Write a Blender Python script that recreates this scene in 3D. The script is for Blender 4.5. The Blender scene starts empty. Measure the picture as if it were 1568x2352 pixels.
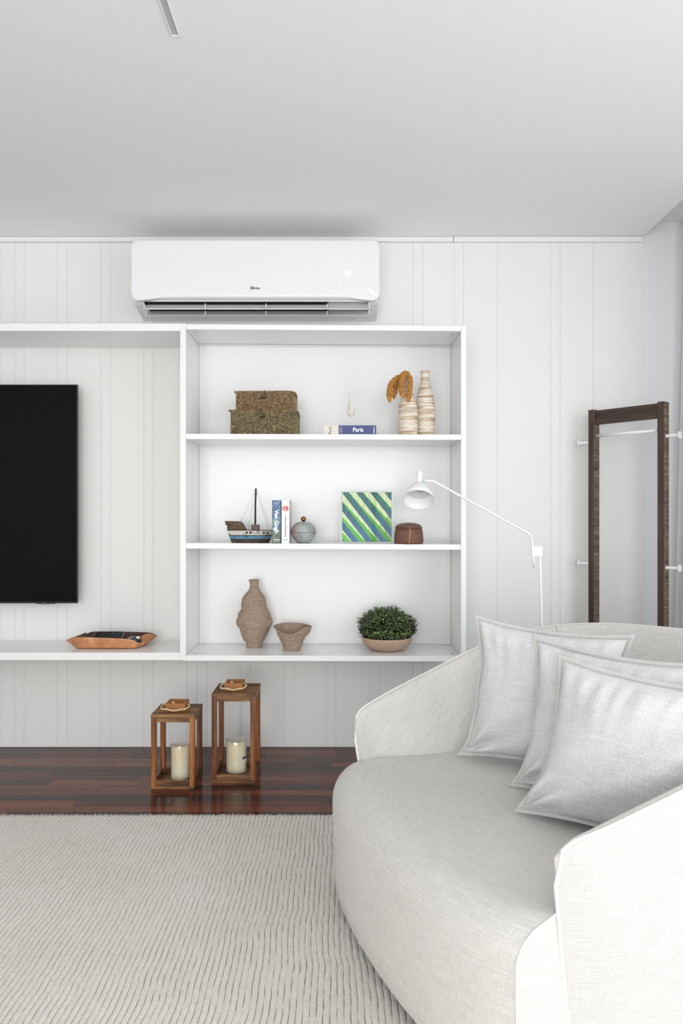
import bpy, math, random
from mathutils import Vector, Matrix, noise
R = random.Random(7)
PI = math.pi
scene = bpy.context.scene
COL = scene.collection

# ------------------------------------------------------------------ camera
D = 3.63        # distance camera -> back wall plane (world y = 0)
F = 1700.0      # focal length in pixels of a 1568x2352 frame
CX, CY = 784.0, 1188.0
H = 1.128       # camera height
cam_data = bpy.data.cameras.new('camera')
cam = bpy.data.objects.new('camera', cam_data); COL.objects.link(cam)
cam.location = (0, -D, H); cam.rotation_euler = (PI/2, 0, 0)
cam_data.sensor_fit = 'VERTICAL'; cam_data.sensor_height = 36; cam_data.sensor_width = 24
cam_data.lens = 36*F/2352.0
cam_data.shift_y = (CY-1176)/2352.0
cam_data.clip_start = 0.05
scene.camera = cam

# ------------------------------------------------------------------ world, lights, exposure
w = bpy.data.worlds.new('daylight'); scene.world = w; w.use_nodes = True
w.node_tree.nodes['Background'].inputs[0].default_value = (0.80, 0.90, 1.0, 1)
w.node_tree.nodes['Background'].inputs[1].default_value = 0.8
def area(name, loc, rot, sx, sy, power, col):
    l = bpy.data.lights.new(name, 'AREA'); l.shape = 'RECTANGLE'; l.size = sx; l.size_y = sy
    l.energy = power; l.color = col
    o = bpy.data.objects.new(name, l); COL.objects.link(o); o.location = loc; o.rotation_euler = rot
    return o
# daylight through the balcony window on the right, plus fill added behind the camera
area('window_daylight', (2.25, -3.75, 1.25), (0, PI/2, 0), 2.3, 3.6, 45, (1.0, 0.99, 0.968))
area('rear_fill', (-0.5, -6.72, 1.18), (PI/2+.12, 0, 0), 3.4, 2.2, 100, (1.0, 0.987, 0.958))
vs = scene.view_settings
scene.display_settings.display_device = 'sRGB'
vs.view_transform = 'Standard'; vs.look = 'None'; vs.gamma = 1.0; vs.use_curve_mapping = False
vs.exposure = 0.45

# ------------------------------------------------------------------ helpers
def at(px, py, d):
    """a point at depth d from the camera, from where it shows in the photograph"""
    return Vector(((px-CX)*d/F, d-D, H-(py-CY)*d/F))
def lin(c):
    f = lambda v: v/12.92 if v <= .04045 else ((v+.055)/1.055)**2.4
    return tuple(f(x/255.0) for x in c)+(1,)
def newmat(name):
    m = bpy.data.materials.new(name); m.use_nodes = True
    nt = m.node_tree; return m, nt, nt.nodes, nt.links, nt.nodes['Principled BSDF']
def nd(ns, t, **kw):
    n = ns.new(t)
    for k, v in kw.items(): setattr(n, k, v)
    return n
def math_n(ns, ls, op, a, b=None, c=None):
    n = ns.new('ShaderNodeMath'); n.operation = op
    for i, v in enumerate((a, b, c)):
        if v is None: continue
        if isinstance(v, (int, float)): n.inputs[i].default_value = v
        else: ls.new(v, n.inputs[i])
    return n.outputs[0]
def mix_col(ns, ls, fac, a, b, mode='MIX'):
    n = ns.new('ShaderNodeMix'); n.data_type = 'RGBA'; n.blend_type = mode
    if isinstance(fac, (int, float)): n.inputs[0].default_value = fac
    else: ls.new(fac, n.inputs[0])
    for i, v in ((6, a), (7, b)):
        if isinstance(v, tuple): n.inputs[i].default_value = v
        else: ls.new(v, n.inputs[i])
    return n.outputs[2]
def bump(ns, ls, bs, h, strength=.3, dist=.001):
    b = ns.new('ShaderNodeBump'); b.inputs['Strength'].default_value = strength
    b.inputs['Distance'].default_value = dist
    ls.new(h, b.inputs['Height']); ls.new(b.outputs[0], bs.inputs['Normal'])
def mat(name, col, rough=.5, metal=0, spec=.5, nscale=0, nstr=.1, var=0, vscale=8, coat=0):
    m, nt, ns, ls, bs = newmat(name)
    bs.inputs['Base Color'].default_value = lin(col)
    bs.inputs['Roughness'].default_value = rough; bs.inputs['Metallic'].default_value = metal
    bs.inputs['Specular IOR Level'].default_value = spec
    bs.inputs['Coat Weight'].default_value = coat; bs.inputs['Coat Roughness'].default_value = .08
    tc = ns.new('ShaderNodeTexCoord')
    if nscale:
        n = nd(ns, 'ShaderNodeTexNoise'); n.inputs['Scale'].default_value = nscale; n.inputs['Detail'].default_value = 4
        ls.new(tc.outputs['Object'], n.inputs['Vector']); bump(ns, ls, bs, n.outputs[0], nstr)
    if var:
        n = nd(ns, 'ShaderNodeTexNoise'); n.inputs['Scale'].default_value = vscale; n.inputs['Detail'].default_value = 5
        ls.new(tc.outputs['Object'], n.inputs['Vector'])
        c2 = lin(tuple(max(0, x*(1-var)) for x in col)); c1 = lin(tuple(min(255, x*(1+var)) for x in col))
        ls.new(mix_col(ns, ls, n.outputs[0], c2, c1), bs.inputs['Base Color'])
    return m
def ramp(ns, ls, fac, stops, mode='LINEAR'):
    r = ns.new('ShaderNodeValToRGB'); r.color_ramp.interpolation = mode
    e = r.color_ramp.elements
    while len(e) < len(stops): e.new(.5)
    for i, (p, c) in enumerate(stops):
        e[i].position = p; e[i].color = lin(c)
    ls.new(fac, r.inputs[0]); return r.outputs[0]
def noise_n(ns, ls, vec, scale, detail=3, sc=(1, 1, 1), off=None, rough=.5, dist=0):
    mp = ns.new('ShaderNodeMapping'); mp.inputs['Scale'].default_value = sc
    ls.new(vec, mp.inputs[0])
    if off is not None: ls.new(off, mp.inputs['Location'])
    n = ns.new('ShaderNodeTexNoise'); n.inputs['Scale'].default_value = scale
    n.inputs['Detail'].default_value = detail; n.inputs['Roughness'].default_value = rough
    n.inputs['Distortion'].default_value = dist
    ls.new(mp.outputs[0], n.inputs['Vector']); return n.outputs[0]
def wood(name, stops, axis='Z', rough=.4, grain=30, stretch=.06, coat=0, tone=0, bmp=.15, spec=.5, coatr=.06):
    """wood grain running along one axis, each board with its own offset and tone"""
    m, nt, ns, ls, bs = newmat(name)
    tc = ns.new('ShaderNodeTexCoord'); oi = ns.new('ShaderNodeObjectInfo')
    sc = {'H': (stretch, stretch, 1), 'X': (stretch, 1, 1), 'Y': (1, stretch, 1), 'Z': (1, 1, stretch)}[axis]
    off = ns.new('ShaderNodeCombineXYZ')
    r100 = math_n(ns, ls, 'MULTIPLY', oi.outputs['Random'], 57.3)
    for i in range(3): ls.new(r100, off.inputs[i])
    n1 = noise_n(ns, ls, tc.outputs['Object'], grain, 5, sc, off.outputs[0], .62, .6)
    n2 = noise_n(ns, ls, tc.outputs['Object'], grain*5, 2, sc, off.outputs[0])
    f = math_n(ns, ls, 'ADD', math_n(ns, ls, 'MULTIPLY', n1, .8), math_n(ns, ls, 'MULTIPLY', n2, .2))
    if tone:
        rr = math_n(ns, ls, 'MULTIPLY', math_n(ns, ls, 'SUBTRACT', oi.outputs['Random'], .5), tone)
        f = math_n(ns, ls, 'ADD', f, rr)
    ls.new(ramp(ns, ls, f, stops), bs.inputs['Base Color'])
    bs.inputs['Roughness'].default_value = rough; bs.inputs['Specular IOR Level'].default_value = spec
    bs.inputs['Coat Weight'].default_value = coat; bs.inputs['Coat Roughness'].default_value = coatr
    bump(ns, ls, bs, f, bmp, .0006)
    return m

ORG = {}
def mk(name, verts, faces, m, parent=None, smooth=False, uvs=None, bevel=0, seg=2, origin=None, fmats=None, kind=None, label=None):
    """one mesh object from world-space vertices"""
    if parent is not None: o0 = ORG[parent.name]
    elif origin is not None: o0 = Vector(origin)
    else:
        xs = [v[0] for v in verts]; ys = [v[1] for v in verts]; zs = [v[2] for v in verts]
        o0 = Vector(((min(xs)+max(xs))/2, (min(ys)+max(ys))/2, min(zs)))
    me = bpy.data.meshes.new(name)
    me.from_pydata([(v[0]-o0.x, v[1]-o0.y, v[2]-o0.z) for v in verts], [], faces)
    for mm in (m if isinstance(m, (list, tuple)) else [m]): me.materials.append(mm)
    if smooth: me.polygons.foreach_set('use_smooth', [True]*len(me.polygons))
    if fmats: me.polygons.foreach_set('material_index', fmats)
    if uvs:
        ul = me.uv_layers.new(name='UVMap')
        for p in me.polygons:
            for li in p.loop_indices: ul.data[li].uv = uvs[me.loops[li].vertex_index]
    me.update()
    o = bpy.data.objects.new(name, me); COL.objects.link(o)
    if parent is not None: o.parent = parent
    else: o.location = o0
    ORG[o.name] = o0
    if bevel:
        b = o.modifiers.new('bevel', 'BEVEL'); b.width = bevel; b.segments = seg; b.limit_method = 'ANGLE'
        b.angle_limit = math.radians(40)
    if kind: o['kind'] = kind
    if label: o['label'] = label
    return o
def thing(name, loc, label, cat, group=None):
    o = bpy.data.objects.new(name, None); COL.objects.link(o); o.location = loc
    o.empty_display_size = .05
    ORG[o.name] = Vector(loc); o['label'] = label; o['category'] = cat
    if group: o['group'] = group
    return o
def tag(o, label, cat, group=None):
    o['label'] = label; o['category'] = cat
    if group: o['group'] = group
    return o
class MB:
    def __init__(s): s.v = []; s.f = []
    def add(s, vs, fs):
        n = len(s.v); s.v += [tuple(v) for v in vs]; s.f += [tuple(i+n for i in f) for f in fs]
    def box(s, x0, x1, y0, y1, z0, z1):
        s.add([(x0,y0,z0),(x1,y0,z0),(x1,y1,z0),(x0,y1,z0),(x0,y0,z1),(x1,y0,z1),(x1,y1,z1),(x0,y1,z1)],
              [(0,3,2,1),(4,5,6,7),(0,1,5,4),(1,2,6,5),(2,3,7,6),(3,0,4,7)])
    def obox(s, c, ax, ay, az):
        c = Vector(c); ax, ay, az = Vector(ax), Vector(ay), Vector(az)
        vs = [c+sx*ax+sy*ay+sz*az for sz in (-1,1) for sx, sy in ((-1,-1),(1,-1),(1,1),(-1,1))]
        s.add(vs, [(0,3,2,1),(4,5,6,7),(0,1,5,4),(1,2,6,5),(2,3,7,6),(3,0,4,7)])
    def tube(s, pts, r, n=10, cap=True):
        pts = [Vector(p) for p in pts]; N = len(pts)
        rs = r if isinstance(r, (list, tuple)) else [r]*N
        t0 = (pts[1]-pts[0]).normalized()
        up = Vector((0,0,1)) if abs(t0.z) < .9 else Vector((1,0,0))
        a = t0.cross(up).normalized(); vs = []
        for i, p in enumerate(pts):
            t = (pts[min(i+1,N-1)]-pts[max(i-1,0)])
            if t.length < 1e-9: t = t0
            t.normalize()
            a = (a-t*a.dot(t)).normalized(); b = t.cross(a)
            for k in range(n):
                th = 2*PI*k/n; vs.append(p+rs[i]*(math.cos(th)*a+math.sin(th)*b))
        fs = [(i*n+k, i*n+(k+1)%n, (i+1)*n+(k+1)%n, (i+1)*n+k) for i in range(N-1) for k in range(n)]
        if cap: fs += [tuple(range(n-1,-1,-1)), tuple((N-1)*n+k for k in range(n))]
        s.add(vs, fs)
    def lathe(s, prof, c, n=32, axis=(0,0,1), xdir=None):
        """prof: list of (radius, height) about an axis through c"""
        c = Vector(c); az = Vector(axis).normalized()
        ax = Vector(xdir) if xdir else (Vector((1,0,0)) if abs(az.x) < .9 else Vector((0,1,0)))
        ax = (ax-az*ax.dot(az)).normalized(); ay = az.cross(ax)
        vs = [c+az*h+max(r,1e-5)*(math.cos(2*PI*k/n)*ax+math.sin(2*PI*k/n)*ay) for r, h in prof for k in range(n)]
        N = len(prof)
        fs = [(i*n+k, i*n+(k+1)%n, (i+1)*n+(k+1)%n, (i+1)*n+k) for i in range(N-1) for k in range(n)]
        s.add(vs, fs)
    def disc(s, c, r, axis, n=20, t=.001):
        s.lathe([(0,0),(r,0),(r,t),(0,t)], c, n, axis)
    def build(s, name, m, parent=None, **kw): return mk(name, s.v, s.f, m, parent, **kw)
def box(name, b, m, parent=None, **kw):
    q = MB(); q.box(*b); return q.build(name, m, parent, **kw)
def struct(o): o['kind'] = 'structure'; return o
def text(name, s, size, c, m, parent, rot=0, sx=1, bold=0, depth=.0004, normal=(0,-1,0), up=(0,0,1), shear=0, label=None):
    cu = bpy.data.curves.new('tmp', 'FONT'); cu.body = s; cu.size = size; cu.align_x = 'CENTER'; cu.align_y = 'CENTER'
    cu.extrude = depth; cu.offset = bold; cu.shear = shear; cu.resolution_u = 3
    ob = bpy.data.objects.new('tmp', cu); COL.objects.link(ob)
    dg = bpy.context.evaluated_depsgraph_get(); dg.update()
    me = bpy.data.meshes.new_from_object(ob.evaluated_get(dg))
    n = Vector(normal).normalized(); u = Vector(up).normalized(); r = u.cross(n)
    cr, sr = math.cos(rot), math.sin(rot)
    vs = []
    for v in me.vertices:
        x, y = v.co.x*sx, v.co.y
        x, y = x*cr-y*sr, x*sr+y*cr
        vs.append(Vector(c)+r*x+u*y+n*v.co.z)
    fs = [tuple(p.vertices) for p in me.polygons]
    bpy.data.objects.remove(ob); bpy.data.curves.remove(cu); bpy.data.meshes.remove(me)
    return mk(name, vs, fs, m, parent, label=label)
def interp(x, tab):
    if x <= tab[0][0]: return tab[0][1]
    for (a, b), (c, d) in zip(tab, tab[1:]):
        if x <= c: return b+(d-b)*(x-a)/(c-a)
    return tab[-1][1]
def smooth_interp(x, tab):
    """Catmull-Rom through a table of (x, y)"""
    n = len(tab)
    if x <= tab[0][0]: return tab[0][1]
    if x >= tab[-1][0]: return tab[-1][1]
    for i in range(n-1):
        if x <= tab[i+1][0]: break
    x0, y0 = tab[i]; x1, y1 = tab[i+1]
    m0 = (y1-tab[i-1][1])/(x1-tab[i-1][0]) if i > 0 else (y1-y0)/(x1-x0)
    m1 = (tab[i+2][1]-y0)/(tab[i+2][0]-x0) if i+2 < n else (y1-y0)/(x1-x0)
    h = x1-x0; t = (x-x0)/h
    return (2*t**3-3*t*t+1)*y0+(t**3-2*t*t+t)*h*m0+(-2*t**3+3*t*t)*y1+(t**3-t*t)*h*m1
def catmull(pts, k=6, closed=False):
    P = [Vector(p) for p in pts]; out = []; n = len(P)
    for i in range(n if closed else n-1):
        p1, p2 = P[i], P[(i+1) % n]
        p0 = P[(i-1) % n] if (closed or i > 0) else p1*2-p2
        p3 = P[(i+2) % n] if (closed or i+2 < n) else p2*2-p1
        for j in range(k):
            t = j/k
            out.append(.5*((2*p1)+(p2-p0)*t+(2*p0-5*p1+4*p2-p3)*t*t+(3*p1-p0-3*p2+p3)*t**3))
    if not closed: out.append(P[-1].copy())
    return out

# ------------------------------------------------------------------ materials
M_wall = mat('white_lacquered_boarding', (238, 238, 236), .38, spec=.4, nscale=60, nstr=.02)
M_plaster = mat('white_plaster', (236, 237, 239), .7, spec=.2, nscale=90, nstr=.04)
M_ceil = mat('matt_white_ceiling', (246, 246, 246), .8, spec=.15, nscale=70, nstr=.03)
M_shelf = mat('white_satin_cabinet', (243, 243, 243), .22, spec=.45)
M_shelfe = M_shelf
M_ac = mat('white_plastic', (239, 239, 240), .28, spec=.45)
M_acg = mat('grey_white_plastic', (214, 214, 216), .4)
M_black = mat('black_gloss', (8, 8, 9), .18, spec=.25)
M_scr = mat('tv_screen_black', (3, 3, 4), .25, spec=.12)
M_dark = mat('dark_inside', (22, 22, 24), .6)
M_metal = mat('brushed_steel', (190, 188, 182), .3, metal=1)
M_brass = mat('aged_brass', (150, 112, 58), .32, metal=1, var=.15, vscale=40)
M_gold = mat('gold_wire', (200, 165, 100), .3, metal=1)
M_lampw = mat('white_powder_coat', (246, 246, 246), .35, spec=.4)
M_white = mat('white_print', (250, 250, 250), .5)
M_navy = mat('navy_print', (46, 52, 110), .5)
M_rope = mat('natural_rope', (214, 190, 150), .9, spec=.1, nscale=300, nstr=.5, var=.1, vscale=80)
M_black_cord = mat('black_cord', (24, 23, 22), .7)
M_floorslab = wood('dark_floor_base', [(0, (52, 22, 14)), (1, (70, 34, 22))], 'X', .2)
M_floor = wood('reddish_brown_hardwood', [(0.08, (44, 24, 25)), (.34, (66, 32, 28)), (.54, (92, 46, 32)), (.76, (116, 64, 42)), (.95, (134, 84, 58))],
               'X', .16, grain=18, stretch=.07, tone=.72, bmp=.02, spec=.5)
M_floor.node_tree.nodes['Principled BSDF'].inputs['IOR'].default_value = 1.30
M_lant = wood('stained_teak', [(.30, (52, 26, 12)), (.43, (98, 52, 22)), (.53, (138, 80, 36)), (.66, (176, 116, 60))], 'Z', .42, grain=34, stretch=.08, tone=.12, bmp=.3)
M_lantx = wood('stained_teak_top', [(.32, (48, 30, 18)), (.43, (96, 62, 36)), (.53, (134, 94, 56)), (.66, (180, 134, 86))], 'X', .5, grain=34, stretch=.09, tone=.1, bmp=.35)
M_lantb = wood('pale_teak_box', [(.15, (120, 74, 36)), (.5, (166, 110, 58)), (.85, (190, 136, 80))], 'X', .5, grain=26, stretch=.08, bmp=.3)
M_walnut = wood('walnut_face', [(.33, (40, 27, 23)), (.5, (66, 48, 41)), (.66, (92, 70, 60))], 'Z', .5, grain=45, stretch=.04, bmp=.2)
M_walx = wood('walnut_rail_grain', [(.33, (42, 29, 25)), (.5, (68, 49, 41)), (.66, (94, 70, 59))], 'H', .5, grain=70, stretch=.05, bmp=.2)
M_wedge = wood('walnut_cross_grain', [(.33, (62, 48, 40)), (.45, (98, 79, 66)), (.55, (122, 101, 85)), (.68, (160, 138, 116))], 'H', .5, grain=80, stretch=.12, bmp=.2)
def thin_glass(name, refl=.10, tint=(1, 1, 1, 1)):
    m, nt, ns, ls, bs = newmat(name); ns.remove(bs)
    tr = ns.new('ShaderNodeBsdfTransparent'); tr.inputs[0].default_value = tint
    gl = ns.new('ShaderNodeBsdfGlossy'); gl.inputs['Roughness'].default_value = .03
    lw = ns.new('ShaderNodeLayerWeight'); lw.inputs['Blend'].default_value = .5
    f = math_n(ns, ls, 'ADD', math_n(ns, ls, 'MULTIPLY', math_n(ns, ls, 'POWER', lw.outputs['Facing'], 4), .6), refl*.35)
    mx = ns.new('ShaderNodeMixShader'); ls.new(f, mx.inputs[0]); ls.new(tr.outputs[0], mx.inputs[1]); ls.new(gl.outputs[0], mx.inputs[2])
    ls.new(mx.outputs[0], ns['Material Output'].inputs[0]); return m
M_glass = thin_glass('clear_pane', .08)
M_acrylic = thin_glass('clear_acrylic', .04, (.985, .99, .99, 1))
M_wrap = thin_glass('clear_plastic_wrap', .22)

def fabric(name, base, pitch=.0029, contrast=.12, bstr=.55, slub=.06):
    """plain weave drawn from UVs given in metres"""
    m, nt, ns, ls, bs = newmat(name)
    uv = ns.new('ShaderNodeUVMap'); sp = ns.new('ShaderNodeSeparateXYZ')
    wob = ns.new('ShaderNodeTexNoise'); wob.inputs['Scale'].default_value = 35
    ls.new(uv.outputs[0], wob.inputs['Vector'])
    wsc = math_n(ns, ls, 'MULTIPLY', wob.outputs[0], pitch*1.2)
    ls.new(uv.outputs[0], sp.inputs[0])
    k = 2*PI/pitch
    u = math_n(ns, ls, 'ADD', sp.outputs[0], wsc); v = math_n(ns, ls, 'ADD', sp.outputs[1], wsc)
    su = math_n(ns, ls, 'SINE', math_n(ns, ls, 'MULTIPLY', u, k)); sv = math_n(ns, ls, 'SINE', math_n(ns, ls, 'MULTIPLY', v, k))
    wv = math_n(ns, ls, 'MULTIPLY', su, sv)
    s1 = noise_n(ns, ls, uv.outputs[0], 1, 3, (14, 420, 1), None, .6)
    s2 = noise_n(ns, ls, uv.outputs[0], 1, 3, (420, 30, 1), None, .6)
    s3 = noise_n(ns, ls, uv.outputs[0], 900, 1)
    sl = math_n(ns, ls, 'ADD', math_n(ns, ls, 'MULTIPLY', s1, .6), math_n(ns, ls, 'MULTIPLY', s2, .4))
    f = math_n(ns, ls, 'ADD', math_n(ns, ls, 'MULTIPLY', wv, .32), math_n(ns, ls, 'MULTIPLY', s3, .4))
    f = math_n(ns, ls, 'ADD', f, .3)
    dk = tuple(x*(1-contrast*1.25) for x in base); lt = tuple(min(252, x*(1+contrast*.4)) for x in base)
    c = ramp(ns, ls, f, [(0.1, dk), (.75, lt)])
    g = ramp(ns, ls, sl, [(.32, tuple(255*(1-slub*2) for _ in range(3))), (.62, (255, 255, 255))])
    ls.new(mix_col(ns, ls, 1.0, c, g, 'MULTIPLY'), bs.inputs['Base Color'])
    bs.inputs['Roughness'].default_value = .95; bs.inputs['Specular IOR Level'].default_value = .12
    bs.inputs['Sheen Weight'].default_value = .15; bs.inputs['Sheen Roughness'].default_value = .5
    h = math_n(ns, ls, 'ADD', wv, math_n(ns, ls, 'MULTIPLY', sl, 1.2))
    bump(ns, ls, bs, h, bstr, .0007)
    return m
M_fab = fabric('pale_grey_woven_upholstery', (233, 230, 226))
M_pil = fabric('light_grey_linen_cushion', (238, 238, 238), .0032, .15, .6, .06)
M_pipe = mat('pale_grey_piping', (228, 226, 223), .9, spec=.1, nscale=500, nstr=.6, var=.08, vscale=500)
M_flange = fabric('cushion_flange_cloth', (230, 229, 227), .0023, .18, .6, .05)
M_seam = mat('seam_thread', (178, 175, 171), .9, spec=.1)

# ------------------------------------------------------------------ room shell
ZC = 2.500; ZR = 2.576; XL = -3.2; XR = 1.95; YB = -6.6
XE = (1476-CX)*D/F              # where the boarding and the lowered ceiling stop
XCE = (1474-CX)*D/F
wb = struct(box('wall_back', (XL, XR+.1, .0028, .15, 0, ZR+.1), M_plaster))
ztrim = H-(557-CY)*D/F
gx = [-1500, -1400, -1300,-1278,-1200,-1178,-1100,-1078,-1000,-978,-900,-878,-800,-778,-700,-678,-600,-578,-500,-478,-400,-378,-300,-278,-200,-178,-100,-78,-67+0,
      0, 33, 55, 131.5, 153.8, 231, 253.2, 330.2, 352.4, 429.8, 452.4, 474.6, 551.8, 574.6, 652.8, 675.2, 748.8, 771, 848.4, 871, 948.2, 970.4,
      1043, 1064.6, 1142, 1264, 1286, 1362.5, 1476.5]
gx = sorted(g for g in gx if g != -67)
for a, b in zip(gx, gx[1:]):
    xa, xb = (a-CX)*D/F+.0005, (b-CX)*D/F-.0005
    if xa < XL: continue
    box('plank', (xa, xb, 0, .010, .002, ztrim-.001), M_wall, wb, bevel=.0013, seg=1)
tr = MB(); y0 = -.016
tr.box(XL, (1040-CX)*D/F, y0, .010, ztrim, ZC-.001); tr.build('trim_1', M_wall, bevel=.003)['kind'] = 'structure'
tr = MB(); tr.box((1041-CX)*D/F, XCE-.003, y0-.002, .010, ztrim-.002, ZC-.001); tr.build('trim_2', M_wall, bevel=.003)['kind'] = 'structure'
struct(box('ceiling', (XL, XCE, YB, .007, ZC, ZC+.30), M_ceil))
struct(box('ceiling_recess', (XCE, XR+.1, YB, .007, ZR, ZR+.22), M_ceil))
struct(box('wall_left', (XL-.12, XL, YB, .15, 0, ZC+.3), M_plaster))
# right wall with the balcony window
wr = MB(); wr.box(XR, XR+.12, -.55, .007, 0, ZR); wr.box(XR, XR+.12, YB, -5.35, 0, ZR); wr.box(XR, XR+.12, -5.35, -.55, 2.42, ZR)
struct(wr.build('wall_right', M_plaster))
def window(name, axis, c, a0, a1, z0, z1, n):
    fr = MB(); t = .05
    def bar(p0, p1, q0, q1):
        if axis == 'x': fr.box(c+.01, c+.07, p0, p1, q0, q1)
        else: fr.box(p0, p1, c-.07, c-.01, q0, q1)
    bar(a0, a1, z1-t, z1); bar(a0, a1, z0, z0+t)
    for i in range(n+1):
        x = a0+(a1-a0-t)*i/n; bar(x, x+t, z0+t, z1-t)
    o = struct(fr.build(name, M_lampw, bevel=.003))
    for i in range(n):
        x = a0+(a1-a0-t)*i/n+t; x2 = a0+(a1-a0-t)*(i+1)/n
        if axis == 'x': box('pane', (c+.035, c+.041, x, x2, z0+t, z1-t), M_glass, o)
        else: box('pane', (x, x2, c-.041, c-.035, z0+t, z1-t), M_glass, o)
window('window_1', 'x', XR, -5.35, -.55, 0.02, 2.42, 4)
wf = MB(); wf.box(XL, -2.1, YB-.12, YB, 0, ZR); wf.box(1.7, XR+.1, YB-.12, YB, 0, ZR); wf.box(-2.1, 1.7, YB-.12, YB, 2.42, ZR); wf.box(-2.1, 1.7, YB-.12, YB, 0, .05)
struct(wf.build('wall_front', M_plaster))
window('added_rear_window', 'y', YB, -2.1, 1.7, .05, 2.42, 3)  # unseen window, added so the rear fill can enter
# floor: strip boards near the wall, plain base elsewhere
YP = -1.02
fl = MB(); fl.box(XL, XR+.1, YP, .15, -.10, -.006); fl.box(XL, XR+.1, YB, YP, -.10, -.0005)
fl = struct(fl.build('floor', M_floorslab))
row = .0573; y = .004; k = 0
while y-row > YP-.001:
    x = XL+R.uniform(-.6, 0)
    while x < XR:
        L = R.choice([.35, .5, .62, .8, .95, 1.1])*R.uniform(.9, 1.1)
        xa, xb = max(x, XL), min(x+L, XR)
        if xb-xa > .02:
            q = MB(); q.box(xa+.0002, xb-.0002, y-row+.0002, y-.0002, -.006, 0)
            c = Vector(((xa+xb)/2, y-row/2, 0))
            o = mk('floorboard', [Vector(v)-c+ORG[fl.name] for v in q.v], q.f, M_floor, fl, bevel=.0004, seg=1)
            o.location = c-ORG[fl.name]
            ORG[o.name] = c
        x += L
    y -= row; k += 1
# linear slot light let into the ceiling
dA = (ZC-H)*F/(CY-82); xa = (393.5-CX)*dA/F; xb = (413.5-CX)*dA/F
ya = dA-D; yb2 = ya-1.1
cl = thing('linear_ceiling_light', ((xa+xb)/2, ya-.4, ZC-.004), 'narrow white linear slot light let into the ceiling', 'ceiling light')
q = MB(); t = .0034
q.box(xa, xa+t, yb2, ya, ZC-.004, ZC+.0); q.box(xb-t, xb, yb2, ya, ZC-.004, ZC); q.box(xa+t, xb-t, ya-t*1.6, ya, ZC-.004, ZC); q.box(xa+t, xb-t, yb2, yb2+t, ZC-.004, ZC)
q.build('frame', M_ac, cl, bevel=.0006)
box('diffuser', (xa+t, xb-t, yb2+t, ya-t*1.6, ZC-.0012, ZC), mat('unlit_diffuser', (186, 187, 188), .35), cl)

# ------------------------------------------------------------------ curtain at the right edge
m, nt, ns, ls, bs = newmat('sheer_white_curtain'); ns.remove(bs)
di = ns.new('ShaderNodeBsdfDiffuse'); di.inputs[0].default_value = lin((240, 240, 238))
tl = ns.new('ShaderNodeBsdfTranslucent'); tl.inputs[0].default_value = lin((236, 238, 238))
tp = ns.new('ShaderNodeBsdfTransparent')
m1 = ns.new('ShaderNodeMixShader'); m1.inputs[0].default_value = .5; ls.new(di.outputs[0], m1.inputs[1]); ls.new(tl.outputs[0], m1.inputs[2])
m2 = ns.new('ShaderNodeMixShader'); m2.inputs[0].default_value = .12; ls.new(m1.outputs[0], m2.inputs[1]); ls.new(tp.outputs[0], m2.inputs[2])
ls.new(m2.outputs[0], ns['Material Output'].inputs[0]); M_curt = m
vs, fs = [], []
NZ, NS = 26, 110
for j in range(NZ+1):
    z = .015+(ZR-.02-.015)*j/NZ; fz = 1-j/NZ
    for i in range(NS+1):
        s = i/NS; ph = s*2*PI*9
        yy = -.05-.62*s
        amp = .022+.028*fz
        x = 1.655-.035*fz**1.5+.09*s*.2+amp*math.sin(ph)+.010*math.sin(ph*2.3+1.3+2*fz)
        vs.append((x, yy+.012*math.cos(ph*1.0+fz*2), z))
fs = [(j*(NS+1)+i, j*(NS+1)+i+1, (j+1)*(NS+1)+i+1, (j+1)*(NS+1)+i) for j in range(NZ) for i in range(NS)]
tag(mk('curtain', vs, fs, M_curt, smooth=True), 'sheer white floor-length curtain hanging at the right window', 'curtain')
tag(box('curtain_track', (1.655, 1.685, -5.4, -.03, ZR-.018, ZR-.001), M_ac, bevel=.002), 'white curtain track fixed in the ceiling recess above the curtain', 'curtain track')

# ------------------------------------------------------------------ shelving
DF = 3.30; YF = DF-D                    # front plane of both units
sx = lambda px: (px-CX)*DF/F
sz = lambda py: H-(py-CY)*DF/F
# left unit, open, round the television
tu = thing('television_unit', (sx(-200), YF/2, sz(1516.5)), 'long white open wall unit framing the television', 'shelf')
xl = sx(-720)
box('top_board', (xl, sx(413.4), YF, -.001, sz(760), sz(743)), M_shelf, tu, bevel=.0012)
box('bottom_board', (xl, sx(413.4), YF, -.001, sz(1516.5), sz(1499)), M_shelf, tu, bevel=.0012)
box('side_panel', (sx(413.6), sx(419.8), YF, -.001, sz(1516.5), sz(743)), M_shelf, tu, bevel=.0008)
box('side_panel', (xl-.027, xl-.0005, YF, -.001, sz(1516.5), sz(743)), M_shelf, tu, bevel=.0012)
# right unit
bc = thing('wall_bookcase', (sx(742), YF/2, sz(1519)), 'white wall-hung bookcase with two shelves holding ornaments', 'bookcase')
BX0, BX1 = sx(426.6), sx(1058.2)
def bz(pl, pr, x):                      # front-edge height of a board whose edge runs from pl (left) to pr (right) in the photo
    return sz(pl+(pr-pl)*(x-BX0)/(BX1-BX0))
def board(name, tl_, tr_, bl_, br_, x0=None, x1=None, y0=YF, y1=-.024, **kw):
    x0 = BX0+.0003 if x0 is None else x0; x1 = BX1-.0003 if x1 is None else x1
    v = []
    for za, zb in ((bl_, br_), (tl_, tr_)):
        for x, y in ((x0, y0), (x1, y0), (x1, y1), (x0, y1)): v.append((x, y, bz(za, zb, x)))
    return mk(name, v, [(0,3,2,1),(4,5,6,7),(0,1,5,4),(1,2,6,5),(2,3,7,6),(3,0,4,7)], M_shelf, bc, bevel=.0010, **kw)
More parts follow.
